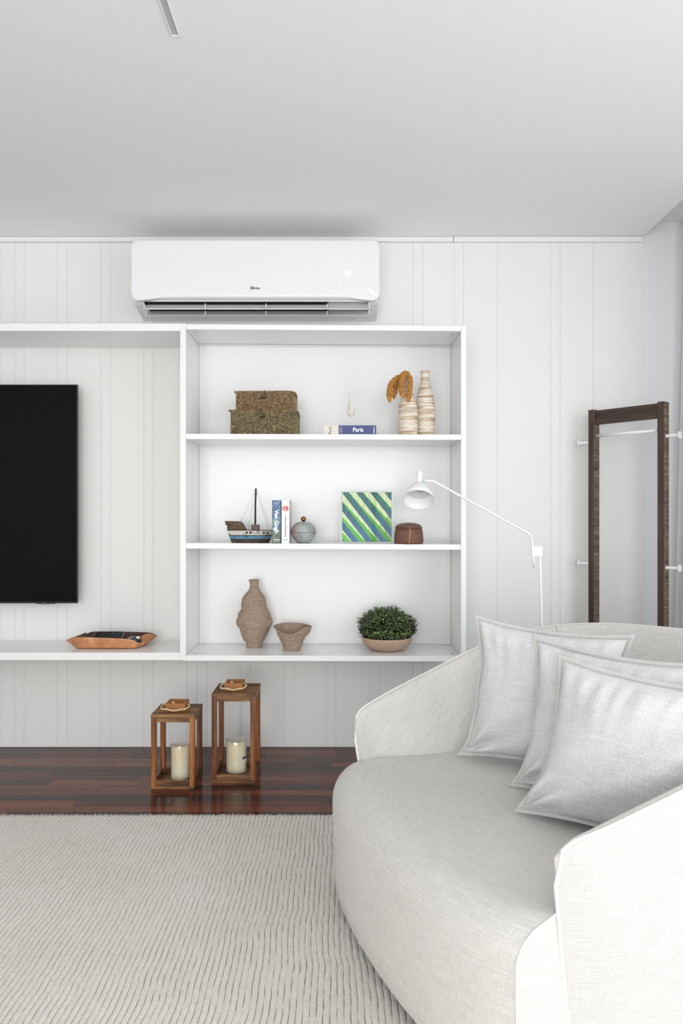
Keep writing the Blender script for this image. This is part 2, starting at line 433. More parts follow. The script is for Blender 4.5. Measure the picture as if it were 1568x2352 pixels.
board('top_board', 744.4, 748.2, 756.4, 760.4, y1=-.002)
s1 = board('shelf', 996.2, 998, 1008.4, 1010.3)
s2 = board('shelf', 1247.4, 1250.6, 1260, 1263)
board('bottom_board', 1505.2, 1507, 1517.8, 1519.6, y1=-.002)
box('side_panel', (sx(419.9), sx(426.4), YF, -.001, sz(1517.6), sz(743.4)), M_shelf, bc, bevel=.0008)
box('side_panel', (sx(1058.4), sx(1070.6), YF, -.001, sz(1519.6), sz(748.2)), M_shelf, bc, bevel=.0012)
board('back_panel', 756.6, 760.6, 1505, 1506.8, y0=-.0235, y1=-.010)
board('hanging_rail', 757, 761, 758.8, 762.8, y0=-.052, y1=-.024)
for px, py in ((447.5, 763.3), (1037, 767.3)):
    dd = (H-sz(756.6+(px-427)/631*4))*F/(py-CY)
    q = MB(); q.disc((at(px, py, dd).x, dd-D, bz(756.4, 760.4, at(px, py, dd).x)-.0012), .0078, (0, 0, 1), 16, .0012); q.build('cam_fitting', M_metal, bc)
for px, pxx in ((469, 0), (1021, 0)):
    x = (px-CX)*3.585/F
    q = MB(); q.disc((x, -.040, bz(758.8, 762.8, x)-.0012), .0075, (0, 0, 1), 16, .0012); q.build('cam_fitting', M_metal, bc)
for px, py in ((448, 1500.4), (468.5, 1480.9), (1038.5, 1502), (1023, 1482)):
    z = bz(1505.2, 1507, sx(px)); dd = (z-H)*F/(CY-py)
    q = MB(); q.disc((at(px, py, dd).x, dd-D, z+.0002), .0075, (0, 0, 1), 16, .0014); q.build('cam_fitting', M_metal, bc)
for px in (467.5, 1024.5):              # oval covers of the hanging brackets
    x = (px-CX)*3.605/F; q = MB(); ol = []
    z1, z2 = at(px, 802, 3.605).z-.003, at(px, 815, 3.605).z
    for k in range(24):
        a = 2*PI*k/24; ol.append((x+.0085*math.cos(a), (z1 if math.sin(a) >= 0 else z2)+.0085*math.sin(a)))
    n = 24; vv = [(a, -.0237, b) for a, b in ol]+[(a, -.0255, b) for a, b in ol]
    mk('bracket_cover', vv, [tuple(range(n, 2*n))]+[(k, (k+1) % n, n+(k+1) % n, n+k) for k in range(n)], M_shelf, bc)
def S(level, x):
    """height of a shelf top at x"""
    return {1: bz(996.2, 998, x), 2: bz(1247.4, 1250.6, x), 3: bz(1505.2, 1507, x)}[level]

# ------------------------------------------------------------------ television
TD = 3.545
x0, x1 = (-714-CX)*TD/F, (177.6-CX)*TD/F; z0, z1 = at(0, 1385.5, TD).z, at(0, 883.5, TD).z
tv = thing('television', ((x0+x1)/2, TD-D, z0), 'large flat black television mounted on the boarded wall', 'television')
box('rear_housing', (x0+.06, x1-.06, TD-D+.0162, TD-D+.052, z0+.05, z1-.05), M_dark, tv, bevel=.004)
box('casing', (x0, x1, TD-D+.004, TD-D+.016, z0, z1), M_black, tv, bevel=.002)
q = MB(); t = .0045
q.box(x0, x1, TD-D-.002, TD-D+.004, z1-t, z1); q.box(x0, x1, TD-D-.002, TD-D+.004, z0, z0+t*2)
q.box(x0, x0+t, TD-D-.002, TD-D+.004, z0+2*t, z1-t); q.box(x1-t, x1, TD-D-.002, TD-D+.004, z0+2*t, z1-t)
q.build('bezel', mat('dark_metal_bezel', (30, 30, 32), .35, metal=.4), tv, bevel=.0007)
box('screen', (x0+t, x1-t, TD-D, TD-D+.004, z0+2*t, z1-t), M_scr, tv)
xc = (103.5-CX)*TD/F
q = MB(); q.box(xc-.045, xc+.045, TD-D+.004, TD-D+.03, z0-.0035, z0); q.box(xc-.018, xc+.018, TD-D-.004, TD-D+.004, z0-.004, z0+.006)
lg = q.build('logo_bar', M_black, tv, bevel=.0008)
text('lettering', 'SAMSUNG', .0055, (xc, TD-D-.0045, z0+.001), M_metal, lg, sx=1.1)
box('wall_mount', (x0+.5, x1-.45, TD-D+.052, -.0005, z0+.2, z1-.2), M_dark, tv)

# ------------------------------------------------------------------ air conditioner
AD = 3.40; YA = AD-D
ax = lambda px: (px-CX)*AD/F
az = lambda py: H-(py-CY)*AD/F
ac = thing('air_conditioner', (ax(585), -.1, H-(741-CY)*D/F), 'white split air conditioner on the wall above the bookcase', 'air conditioner')
AX0, AX1 = ax(299), ax(872)
zt = az(550); zb = H-(741-CY)*D/F
prof = [(0, zt-.010), (-.05, zt-.004), (-.16, zt-.006), (-.195, zt-.02), (-.206, zt-.05), (-.208, az(676)), (-.205, az(684)), (-.192, 2.1265),
        (-.165, 2.1185), (-.10, 2.1045), (-.04, 2.095), (0, 2.087)]
def prism(q, xa, xb, pr):
    n = len(pr)
    q.add([(xa, y, z) for y, z in pr]+[(xb, y, z) for y, z in pr], [tuple(range(n-1, -1, -1)), tuple(range(n, 2*n))]+[(k, (k+1) % n, n+(k+1) % n, n+k) for k in range(n)])
xs0, xs1 = ax(326), ax(846)
q = MB(); prism(q, AX0+.004, xs0, prof); prism(q, xs1, AX1-.004, prof)
top = [p for p in prof[:7]]+[(-.198, az(688)), (-.150, az(683)), (0, az(683))]; prism(q, xs0, xs1, top)
und = [(0, 2.087), (-.04, 2.095), (-.062, 2.0985), (-.063, 2.107), (0, 2.107)]; prism(q, xs0, xs1, und)
q.box(xs0, xs1, -.03, 0, zb+.012, az(683))
q.build('housing', M_ac, ac, bevel=.002)
box('air_duct', (xs0, ax(752), -.034, -.0305, 2.108, az(683)), M_dark, ac)
q = MB(); q.box(xs0+.0005, ax(752), -.198, -.033, az(683)-.0065, az(683)-.0005); q.box(xs0+.0005, xs0+.003, -.19, -.033, 2.118, az(683)-.007)
q.box(xs0+.003, ax(752), -.06, -.034, 2.1075, 2.110); q.build('duct_lining', M_dark, ac)
box('inner_cover', (ax(753), xs1-.002, -.145, -.035, 2.120, az(683)-.001), mat('beige_plastic', (196, 190, 182), .5), ac)
# front panel: rounded rectangle bowed slightly, lower edge lifted in the middle
N = 60; vs = []; ring = []
pw = (AX1-AX0); ph_ = zt-az(681)
def panel_outline():
    out = []; rtl, rb = .030, .036
    xa, xb, za, zb_ = AX0, AX1, az(690), zt
    for k in range(9): a = PI/2+PI/2*k/8; out.append((xa+rtl+rtl*math.cos(a), zb_-rtl+rtl*math.sin(a)))
    for k in range(9): a = PI+PI/2*k/8; out.append((xa+rb+rb*math.cos(a), za+rb+rb*math.sin(a)))
    for k in range(1, 20):
        t = k/20; x = xa+rb+(xb-xa-2*rb)*t
        e = min(1, min(t, 1-t)/.12); out.append((x, za+.014*(e*e*(3-2*e))))
    for k in range(9): a = -PI/2+PI/2*k/8; out.append((xb-rb+rb*math.cos(a), za+rb+rb*math.sin(a)))
    for k in range(9): a = PI/2*k/8; out.append((xb-rtl+rtl*math.cos(a), zb_-rtl+rtl*math.sin(a)))
    return out
ol = panel_outline(); n = len(ol); cxm = (AX0+AX1)/2; czm = (az(690)+zt)/2
for off, yy in ((.0, YA+.026), (.0, YA+.008), (.0012, YA+.004), (.004, YA+.0012), (.010, YA)):
    for x, z in ol:
        dx, dz = x-cxm, z-czm
        ux = math.copysign(min(abs(dx), 1), dx)/(pw/2); uz = dz/(ph_/2)
        vs.append((x-off*max(-1, min(1, ux*1.0)), yy, z-off*max(-1, min(1, uz))))
fs = [(r*n+k, r*n+(k+1) % n, (r+1)*n+(k+1) % n, (r+1)*n+k) for r in range(4) for k in range(n)]+[tuple(range(4*n, 5*n)), tuple(range(n-1, -1, -1))]
pn = mk('front_panel', vs, fs, M_ac, ac)
pn.data.polygons.foreach_set('use_smooth', [i < 4*n for i in range(len(pn.data.polygons))])
M_accent = mat('panel_pleat', (252, 252, 252), .2)
a, b, c, d = at(842, 656, AD), at(870.5, 676, AD), at(863, 682.5, AD), at(857, 683.5, AD)
mk('corner_pleat', [a+Vector((0, -.0006, 0)), b+Vector((0, -.003, 0)), c+Vector((0, -.005, 0)), d+Vector((0, -.0006, 0)), (a+c)/2+Vector((.006, -.004, 0)), b+Vector((0, .001, 0)), c+Vector((0, .001, 0)), d+Vector((0, .001, 0))],
   [(0, 4, 1), (4, 2, 1), (0, 3, 4), (3, 2, 4), (1, 2, 6, 5), (2, 3, 7, 6)], M_accent, ac)
# two long louvres with their stays, and the upright vanes behind
def louvre(py0, py1, d, xa, xb):
    yy = d-D; zb_ = at(0, py1, d).z; za = at(0, py0, d+.026).z; q = MB()
    pr = [(yy, zb_), (yy+.027, za-.002), (yy+.028, za), (yy+.001, zb_+.0062), (yy-.003, zb_+.0055), (yy-.0035, zb_+.001)]
    prism(q, xa, xb, pr); return q.build('louvre', M_acg, ac, bevel=.0006)
l1 = louvre(699.5, 711.5, AD+.040, (327-CX)*3.44/F, (848-CX)*3.44/F); l2 = louvre(714, 727, AD+.105, (334-CX)*3.505/F, (846.5-CX)*3.505/F)
for px in (331.5, 471.5, 611, 751.5, 848):
    q = MB(); q.obox(at(px, 704, AD+.028), (.0017, 0, 0), (0, .006, 0), (0, .001, .0125)); q.build('stay', M_ac, l1, bevel=.0005)
    q = MB(); q.obox(at(px+4 if px < 400 else px, 719.5, AD+.062), (.0017, 0, 0), (0, .006, 0), (0, .001, .010)); q.build('stay', M_ac, l2, bevel=.0005)
for k in range(16):
    px = 346+k*26.4
    if px > 748: break
    q = MB(); q.obox(at(px, 698, AD+.085), (.0009, 0, 0), (0, .02, 0), (0, 0, .012)); q.build('vane', mat('vane_grey', (70, 70, 72), .5) if k == 0 else bpy.data.materials['vane_grey'], ac)
text('lettering', 'Midea', .0155, (ax(587), YA-.0003, az(661.8)), mat('dark_print', (35, 35, 38), .4), ac, sx=1.1, bold=.0002)
q = MB(); pts = [Vector((ax(578)+.0078*math.cos(a), YA-.0006, az(661.5)+.0078*math.sin(a))) for a in [math.radians(55+k*13) for k in range(20)]]
q.tube(pts, .0008, 6); q.build('emblem', bpy.data.materials['dark_print'], ac)
m, nt, ns, ls, bs = newmat('lit_display'); bs.inputs['Emission Color'].default_value = (1, 1, 1, 1); bs.inputs['Emission Strength'].default_value = .55
bs.inputs['Base Color'].default_value = (1, 1, 1, 1); M_led = m
q = MB()
def seg(x0_, z0_, x1_, z1_):
    sh = lambda x, z: (ax(x)+(az(628)-z)*-.12, YA-.0008, z)
    q.tube([sh(x0_, az(z0_)), sh(x1_, az(z1_))], .0009, 6)
seg(793, 622.5, 793, 633); seg(797, 622.5, 797, 633.5); seg(803, 622.5, 803, 633.5); seg(797, 622, 803, 622); seg(797, 634, 803, 634)
q.build('display_digits', M_led, ac)
q = MB(); q.disc((ax(780.5), YA-.0002, az(652.8)), .0030, (0, -1, 0), 14, .0006); q.build('indicator_light', M_led, ac)
text('warning_print', 'DO NOT TOUCH LOUVRES', .0035, (ax(812), -.030, 2.0925), mat('red_print', (214, 120, 100), .6), ac, normal=(0, -.5, -.9), up=(0, -.9, .5), sx=.62)
q = MB(); q.box(AX0+.012, AX1-.012, YA+.012, YA+.03, az(689)+.008, az(676)); q.build('panel_shadow_gap', M_acg, ac)

# ------------------------------------------------------------------ woven boxes
m, nt, ns, ls, bs = newmat('seagrass_strands')
at_n = ns.new('ShaderNodeAttribute'); at_n.attribute_name = 'tint'
tc = ns.new('ShaderNodeTexCoord')
nn = noise_n(ns, ls, tc.outputs['Object'], 220, 3)
cc = ramp(ns, ls, at_n.outputs['Fac'], [(0, (104, 100, 82)), (.35, (138, 130, 104)), (.7, (176, 160, 124)), (1, (220, 194, 148))])
ls.new(mix_col(ns, ls, .35, cc, ramp(ns, ls, nn, [(.3, (60, 52, 40)), (.7, (200, 180, 140))]), 'OVERLAY'), bs.inputs['Base Color'])
bs.inputs['Roughness'].default_value = .6; bump(ns, ls, bs, nn, .4); M_weave = m
m, nt, ns, ls, bs = newmat('brown_seagrass_strands')
at_n = ns.new('ShaderNodeAttribute'); at_n.attribute_name = 'tint'
ls.new(ramp(ns, ls, at_n.outputs['Fac'], [(0, (112, 92, 70)), (.35, (154, 128, 98)), (.7, (190, 160, 124)), (1, (222, 190, 144))]), bs.inputs['Base Color'])
bs.inputs['Roughness'].default_value = .65; M_weave2 = m
M_wcore = mat('seagrass_core', (52, 46, 34), .8)
def weave_face(q, tints, o, ux, uz, nrm, W, Hh, s):
    """herringbone of short bulging strands laid over a flat face"""
    cols = int(W/s); rows = int(Hh/(s*.62))+1; cw = W/cols; rh = Hh/max(1, rows-1) if rows > 1 else Hh
    for i in range(cols):
        for j in range(rows):
            sg = 1 if i % 2 == 0 else -1
            c = o+ux*((i+.5)*cw)+uz*((j+.0)*rh)
            a = (ux*.82+uz*.57*sg).normalized()*cw*.60; b = nrm.cross(a).normalized()*rh*.36
            z0_ = (c-b*0-o).dot(uz)
            if z0_ < -.1*rh or z0_ > Hh+.1*rh: continue
            c = c+nrm*R.uniform(0, .0006)
            V = [c-a-b*.8, c+a-b*.8, c+a+b*.8, c-a+b*.8, c-a*.5+nrm*.0018, c+a*.5+nrm*.0018]
            V = [v-uz*max(0, (v-o).dot(uz)-Hh) - uz*min(0, (v-o).dot(uz)) for v in V]
            n0 = len(q.f); q.add(V, [(0, 1, 5, 4), (1, 2, 5), (2, 3, 4, 5), (3, 0, 4)])
            tints += [min(1, max(0, R.gauss(.5, .27)))]*4
def tinted(ob, tints):
    at_ = ob.data.attributes.new('tint', 'FLOAT', 'FACE'); at_.data.foreach_set('value', tints)
def woven_box(pxl, pxr, pyt, zb_, d, depth, label, m, s, lid_h, toggle_px, tilt, loop):
    o1, o2 = at(pxl, 900, d), at(pxr, 900, d); x0, x1 = o1.x, o2.x; yf = d-D; zt_ = at(0, pyt, d).z
    root = thing('woven_box', ((x0+x1)/2, yf+depth/2, zb_), label, 'storage box', 'woven seagrass boxes on the top shelf')
    W, Hh = x1-x0, zt_-zb_
    e = .003; q = MB(); q.box(x0+e, x1-e, yf+e, yf+depth-e, zb_, zt_-.006); q.build('core', M_wcore, root, bevel=.006, seg=2)
    q = MB(); tt = []; X, Y, Z = Vector((1, 0, 0)), Vector((0, 1, 0)), Vector((0, 0, 1))
    hb = Hh-lid_h
    weave_face(q, tt, Vector((x0+.002, yf+.0025, zb_+.002)), X, Z, -Y, W-.004, hb-.002, s)
    weave_face(q, tt, Vector((x1-.0025, yf+.003, zb_+.002)), Y, Z, X, depth-.006, hb-.002, s)
    weave_face(q, tt, Vector((x0+.0025, yf+depth-.003, zb_+.002)), -Y, Z, -X, depth-.006, hb-.002, s)
    b = q.build('body', m, root); tinted(b, tt)
    q = MB(); tt = []
    weave_face(q, tt, Vector((x0+.001, yf+.001, zb_+hb)), X, Z, -Y, W-.002, lid_h-.004, s)
    weave_face(q, tt, Vector((x1-.001, yf+.002, zb_+hb)), Y, Z, X, depth-.004, lid_h-.004, s)
    weave_face(q, tt, Vector((x0+.001, yf+depth-.002, zb_+hb)), -Y, Z, -X, depth-.004, lid_h-.004, s)
    weave_face(q, tt, Vector((x0+.002, yf+.002, zt_-.005)), X, Y, Z, W-.004, depth-.004, s)
    l = q.build('lid', m, root); tinted(l, tt)
    # rolled rim round the lid, one corner drooping as in the photograph
    q = MB(); rim = []
    for k in range(4):
        cxy = [(x0+.006, yf+.004), (x1-.012, yf+.004), (x1-.001, yf+depth-.01), (x0+.001, yf+depth-.01)][k]
        rim.append(Vector((cxy[0], cxy[1], zt_-.004)))
    pts = [rim[3], Vector((x0-.001, yf+.02, zt_-.006)), rim[0], rim[0]*.5+rim[1]*.5+Z*.0008, rim[1], Vector((x1+.004, yf+.028, zt_-.024)), Vector((x1+.002, yf+.05, zt_-.012)), rim[2]]
    q.tube(catmull(pts, 5)+[rim[3]], .0032, 7); r = q.build('rim', M_rim, l)
    r.data.polygons.foreach_set('use_smooth', [True]*len(r.data.polygons))
    c = at(toggle_px[0], toggle_px[1], d-.012); ca, sa = math.cos(tilt), math.sin(tilt)
    q = MB(); q.tube([c+Vector((-.0125*ca, 0, -.0125*sa)), c+Vector((-.010*ca, 0, -.010*sa)), c+Vector((.010*ca, 0, .010*sa)), c+Vector((.0125*ca, 0, .0125*sa))], [.0026, .0034, .0034, .0026], 10)
    tg = q.build('toggle', M_black_cord, root)
    q = MB(); q.tube(catmull([at(a, b, d-.010+dz) for a, b, dz in loop], 6), .0011, 6); q.build('cord_loop', M_black_cord, tg)
    return root
M_rim = mat('rolled_seagrass_rim', (112, 90, 60), .8, var=.35, vscale=60, nscale=200, nstr=.5)
z1_ = S(1, at(605, 997, 3.33).x)
woven_box(528.5, 682.5, 940.5, z1_, 3.34, .205, 'lower, larger olive-brown woven seagrass box under another', M_weave, .0072, .016, (601, 958), .17,
          [(603, 958, -.002), (602, 948, 0), (600, 940, .004), (595, 941, .002), (591, 949, -.002), (594, 955, -.002), (597, 959, -.002)])
zlow = at(0, 940.5, 3.34).z
woven_box(540.5, 677.5, 897.5, zlow, 3.365, .175, 'upper, smaller brown woven seagrass box stacked on another', M_weave2, .0058, .013, (603.5, 914.3), .0,
          [(602, 914, -.002), (605, 904, 0), (607, 897, .004), (608.5, 905, 0), (608, 914, -.002)])

# ------------------------------------------------------------------ lying book and hook block
def cloth_cover(name, col): return mat(name, col, .55, nscale=400, nstr=.25)
bd = 3.325; zs = S(1, (803-CX)*bd/F)
x0, x1 = at(743.5, 0, bd).x, at(864.3, 0, bd).x; xm = at(777.3, 0, bd).x; zt_ = at(0, 977, bd).z
bk = thing('lying_book', ((x0+x1)/2, bd-D+.09, zs), 'thick book with cream and blue spine lettered Paris lying flat', 'book')
M_pages = mat('page_edges', (238, 234, 224), .8, nscale=500, nstr=.4)
box('pages', (x0+.003, x1-.003, bd-D+.004, bd-D+.175, zs+.003, zt_-.003), M_pages, bk)
def cover(q, a, b):
    yf = bd-D
    q.box(a, b, yf, yf+.003, zs, zt_); q.box(a, b, yf+.003, yf+.18, zt_-.003, zt_); q.box(a, b, yf+.003, yf+.18, zs, zs+.003)
q = MB(); cover(q, x0, xm); q.build('cream_cover', cloth_cover('cream_cloth', (228, 220, 208)), bk, bevel=.0008, label='cream part of the cover')
q = MB(); cover(q, xm+.0002, x1-.001); q.build('blue_cover', cloth_cover('blue_jacket', (74, 82, 132)), bk, bevel=.0008, label='blue part of the cover')
zc = (zs+zt_)/2
def serif_text(s, size, c, m, parent, rot=0, sx=1, bold=.0):
    return text('lettering', s, size, c, m, parent, rot=rot, sx=sx, bold=bold)
text('lettering', 'Paris', .026, (at(822, 0, bd).x, bd-D-.0003, zc+.001), M_white, bk, sx=.95, bold=.0006)
text('lettering', 'Paris', .020, (at(758, 0, bd).x, bd-D-.0003, zc-.001), M_navy, bk, rot=PI/2, sx=.9)
text('lettering', 'TASCHEN', .0068, (at(858.5, 0, bd).x, bd-D-.0003, zc), M_white, bk, rot=-PI/2, bold=.0002)
text('lettering', 'PORTRAIT', .0055, (at(781, 0, bd).x, bd-D-.0003, zc), M_white, bk, rot=-PI/2)
text('lettering', 'OF A CITY', .0055, (at(784.5, 0, bd).x, bd-D-.0003, zc), M_white, bk, rot=-PI/2)
hd = 3.36; x0, x1 = at(772.5, 0, hd).x, at(830, 0, hd).x; z0 = zt_; z1 = at(0, 901.5, hd).z
hb = thing('hook_display_block', ((x0+x1)/2, hd-D+.02, z0), 'clear acrylic case with gold fish hook standing on the lying book', 'ornament')
bh = .010
box('stand_base', (x0+.006, x1-.004, hd-D, hd-D+.036, z0, z0+.006), mat('frosted_acrylic', (226, 229, 233), .3), hb, bevel=.001)
q = MB(); q.box(x0, x1, hd-D, hd-D+.032, z0+.0062, z1); q.build('acrylic_case', M_acrylic, hb, bevel=.0012)
q = MB(); e = .0005
for a_, b_ in (((x0, hd-D, z0+.007), (x0, hd-D, z1)), ((x1, hd-D, z0+.007), (x1, hd-D, z1)), ((x0, hd-D, z1), (x1, hd-D, z1)), ((x0, hd-D+.032, z1), (x1, hd-D+.032, z1))):
    q.tube([a_, b_], e, 5)
q.build('case_edge', mat('bright_acrylic_edge', (246, 248, 250), .2), hb)
zz = hd+.015
hk = MB(); hk.tube(catmull([at(801.5, 922, zz), at(802, 930, zz), at(799, 938, zz), at(797.5, 946, zz), at(799, 952, zz), at(804, 955.5, zz), at(809.5, 955, zz), at(813, 950, zz), at(813, 944, zz), at(812, 939.5, zz)], 6), [.0013]*52+[.001, .0006, .0003], 8)
hk.tube([at(812, 939.5, zz), at(810.5, 943, zz)], [.0008, .0003], 6)
hk.build('fish_hook', M_gold, hb, smooth=True)
hk = MB(); hk.tube(catmull([at(802, 924, zz-.003), at(799.5, 934, zz-.003), at(803, 941, zz-.003), at(805, 948, zz-.003), at(802, 953, zz-.003), at(800, 950, zz-.003), at(802, 940, zz-.003), at(806.5, 936, zz-.003)], 5), .0008, 6)
hk.build('wire_binding', M_gold, hb, smooth=True)
hk = MB(); hk.tube([at(801.6, 902, zz), at(801.4, 912, zz), at(802.3, 922, zz)], .0005, 5); hk.build('thread', mat('grey_thread', (120, 116, 110), .6), hb)

# ------------------------------------------------------------------ marbled vases and millet
m, nt, ns, ls, bs = newmat('marbled_clay')
tc = ns.new('ShaderNodeTexCoord')
a_ = noise_n(ns, ls, tc.outputs['Object'], 1, 5, (6, 6, 95), None, .62, .35)
b_ = noise_n(ns, ls, tc.outputs['Object'], 1, 3, (16, 16, 420), None, .6)
f_ = math_n(ns, ls, 'ADD', math_n(ns, ls, 'MULTIPLY', a_, .78), math_n(ns, ls, 'MULTIPLY', b_, .22))
ls.new(ramp(ns, ls, f_, [(.38, (164, 138, 110)), (.45, (192, 170, 144)), (.50, (216, 200, 182)), (.55, (234, 225, 212)), (.8, (240, 233, 222))]), bs.inputs['Base Color'])
bs.inputs['Roughness'].default_value = .55; bump(ns, ls, bs, f_, .25); M_marb = m
vd = 3.385
def px_prof(rows, cxp, d, zbase):
    k = d/F
    return [(hw*k, (H-(py-CY)*k)-zbase) for hw, py in rows]
def vase(name, cxp, rows, d, lvl, label, group, m, n=40):
    c = at(cxp, 0, d); zb_ = S(lvl, c.x); pr = px_prof(rows, cxp, d, zb_)
    pr = [(0, 0), (pr[0][0]*.93, 0), (pr[0][0], .003)]+[p for p in pr if p[1] > .004]
    P = [Vector((a, 0, b)) for a, b in pr[2:]]; sm = catmull(P, 4); pr = pr[:2]+[(p.x, p.z) for p in sm]
    top_r, top_z = pr[-1]
    pr += [(top_r-.0015, top_z+.001), (top_r-.003, top_z-.001), (top_r-.004, top_z-.03), (top_r-.006, top_z-.08), (0, top_z-.085)]
    q = MB(); q.lathe(pr, (c.x, c.y, zb_), n)
    o = q.build(name, m, smooth=True, origin=(c.x, c.y, zb_)); tag(o, label, 'vase', group); return o
vase('marbled_vase', 975.5, [(21.5, 996), (22.6, 980), (22.6, 950), (21.8, 930), (18.8, 909), (14.8, 893), (11, 880), (9.6, 868), (9.6, 860), (10.6, 853.5)], 3.40, 1,
     'taller bottle vase in marbled brown and cream clay, no stems', 'marbled vases on the top shelf', M_marb)
vase('marbled_vase', 936.5, [(22, 996), (22.8, 980), (22.6, 958), (21.2, 935), (17.5, 917), (13, 905), (9.5, 892), (8.8, 880), (9.2, 870)], 3.345, 1,
     'shorter marbled clay vase holding dried orange millet', 'marbled vases on the top shelf', M_marb)
m, nt, ns, ls, bs = newmat('dried_millet_grain')
tc = ns.new('ShaderNodeTexCoord'); nn = noise_n(ns, ls, tc.outputs['Object'], 260, 2)
ls.new(ramp(ns, ls, nn, [(.3, (150, 98, 40)), (.55, (208, 150, 76)), (.75, (230, 180, 106))]), bs.inputs['Base Color']); bs.inputs['Roughness'].default_value = .8; M_mil = m
M_stalk = mat('dry_stalk', (150, 116, 66), .8)
ICO = []
ph = (1+5**.5)/2
for a, b in ((-1, ph), (1, ph), (-1, -ph), (1, -ph)): ICO.append(Vector((a, b, 0)).normalized())
for a, b in ((-1, ph), (1, ph), (-1, -ph), (1, -ph)): ICO.append(Vector((0, a, b)).normalized())
for a, b in ((ph, -1), (ph, 1), (-ph, -1), (-ph, 1)): ICO.append(Vector((a, 0, b)).normalized())
ICOF = [(0,11,5),(0,5,1),(0,1,7),(0,7,10),(0,10,11),(1,5,9),(5,11,4),(11,10,2),(10,7,6),(7,1,8),(3,9,4),(3,4,2),(3,2,6),(3,6,8),(3,8,9),(4,9,5),(2,4,11),(6,2,10),(8,6,7),(9,8,1)]
def millet(path, label, r=.0085):
    pts = catmull([at(a, b, d) for a, b, d in path], 10)
    root = thing('millet_head', at(936.5, 871, 3.345), label, 'dried flower', 'drooping millet heads in the short vase')
    q = MB(); q.tube([at(936.5, 900, 3.345), at(936.8, 868, 3.345)]+pts, .0012, 6); q.build('stalk', M_stalk, root, smooth=True)
    q = MB(); n = len(pts)
    L = sum((pts[i+1]-pts[i]).length for i in range(n-1)); K = int(L/.0034)
    for k in range(K):
        s = (k+.5)/K; f = s*(n-1); i = min(n-2, int(f)); p = pts[i].lerp(pts[i+1], f-i); t = (pts[i+1]-pts[i]).normalized()
        a = t.orthogonal().normalized(); b = t.cross(a)
        env = min(1, .35+s*4, .38+(1-s)*4)
        for j in range(8):
            th = 2*PI*(j+.5*(k % 2))/8+R.uniform(-.25, .25)
            rr = r*env*R.uniform(.78, 1.08); c = p+rr*(math.cos(th)*a+math.sin(th)*b)
            g = R.uniform(.0022, .0034)
            q.add([c+v*g for v in ICO], ICOF)
        if k % 3 == 0:
            th = R.uniform(0, 2*PI); dd_ = math.cos(th)*a+math.sin(th)*b; c = p+r*env*dd_
            q.tube([c, c+dd_*.0035+t*.001], [.0003, .0001], 3)
    q.tube(pts, [r*min(.72, .3+.72*min(i, n-1-i)/4) for i in range(n)], 8)
    g = q.build('grains', M_mil, root, smooth=True, kind='stuff')
    return root
millet([(925, 872, 3.34), (915, 868, 3.32), (904, 875, 3.31), (896, 888, 3.305), (894, 905, 3.305), (895, 924, 3.308)], 'leftmost drooping millet head, hanging furthest out and down', .0118)
millet([(930, 866, 3.35), (918, 867, 3.345), (911, 876, 3.335), (909, 890, 3.33), (904, 916, 3.33)], 'darker millet head hanging just right of the leftmost one', .0110)
millet([(940, 862, 3.33), (932, 858, 3.31), (924, 864, 3.295), (922, 880, 3.29), (922, 898, 3.29), (925, 913, 3.292)], 'thick millet head in the middle, arching over the vase', .0118)
millet([(937, 868, 3.33), (941, 870, 3.30), (941.5, 885, 3.29), (939, 905, 3.29), (937.5, 923, 3.292)], 'rightmost millet head hanging straight down the vase shoulder', .0110)

# ------------------------------------------------------------------ model fishing boat
m, nt, ns, ls, bs = newmat('weathered_brown_wood')
tc = ns.new('ShaderNodeTexCoord'); nn = noise_n(ns, ls, tc.outputs['Object'], 60, 5, (.4, 1, 1.4), None, .7)
ls.new(ramp(ns, ls, nn, [(.3, (44, 34, 26)), (.5, (92, 74, 58)), (.7, (140, 118, 96))]), bs.inputs['Base Color']); bs.inputs['Roughness'].default_value = .8; bump(ns, ls, bs, nn, .5); M_bw = m
def chipped(name, col, th):
    m, nt, ns, ls, bs = newmat(name); tc = ns.new('ShaderNodeTexCoord')
    nn = noise_n(ns, ls, tc.outputs['Object'], 70, 5, (.5, 1, 1), None, .7, .8)
    ls.new(ramp(ns, ls, nn, [(th-.04, (88, 66, 50)), (th, col), (1, tuple(min(255, c+12) for c in col))]), bs.inputs['Base Color'])
    bs.inputs['Roughness'].default_value = .75; bump(ns, ls, bs, nn, .4); return m
M_bwhite = chipped('chipped_white_paint', (206, 200, 192), .42); M_bblue = chipped('chipped_blue_paint', (84, 134, 160), .43)
M_bdark = mat('dark_boat_band', (34, 30, 28), .7, nscale=100, nstr=.4)
M_bkeel = chipped('dark_keel', (62, 48, 40), .5)
d0 = 3.40; by = d0-D; zb_ = S(2, at(575, 0, d0).x)
boat = thing('model_fishing_boat', (at(575, 0, d0).x, by, zb_), 'small weathered wooden model fishing boat with a dark mast', 'model boat')
def hull_ring(py, grow=0):
    z = H-(py-CY)*d0/F; f = (1247-py)/29.0
    xs_ = at(533.5-11*f, 0, d0).x-grow; xe = at(617.5+9*min(1, f*1.3), 0, d0).x+grow; out = []; n = 16
    for side in (1, -1):
        for k in range(n+1):
            s = k/n if side == 1 else 1-k/n
            wd = (.026+.010*f)*(min(1, (.55+s*1.6)))*(1-max(0, (s-.55)/.45)**2.0)+grow
            out.append((xs_+(xe-xs_)*s, by-side*wd, z))
    return out
def band(name, p0, p1, m, g=0):
    a, b = hull_ring(p0, g), hull_ring(p1, g); n = len(a)
    return mk(name, a+b, [(k, (k+1) % n, n+(k+1) % n, n+k) for k in range(n)]+[tuple(range(n-1, -1, -1)), tuple(range(n, 2*n))], m, boat)
zfix = H-(1247-CY)*d0/F-zb_
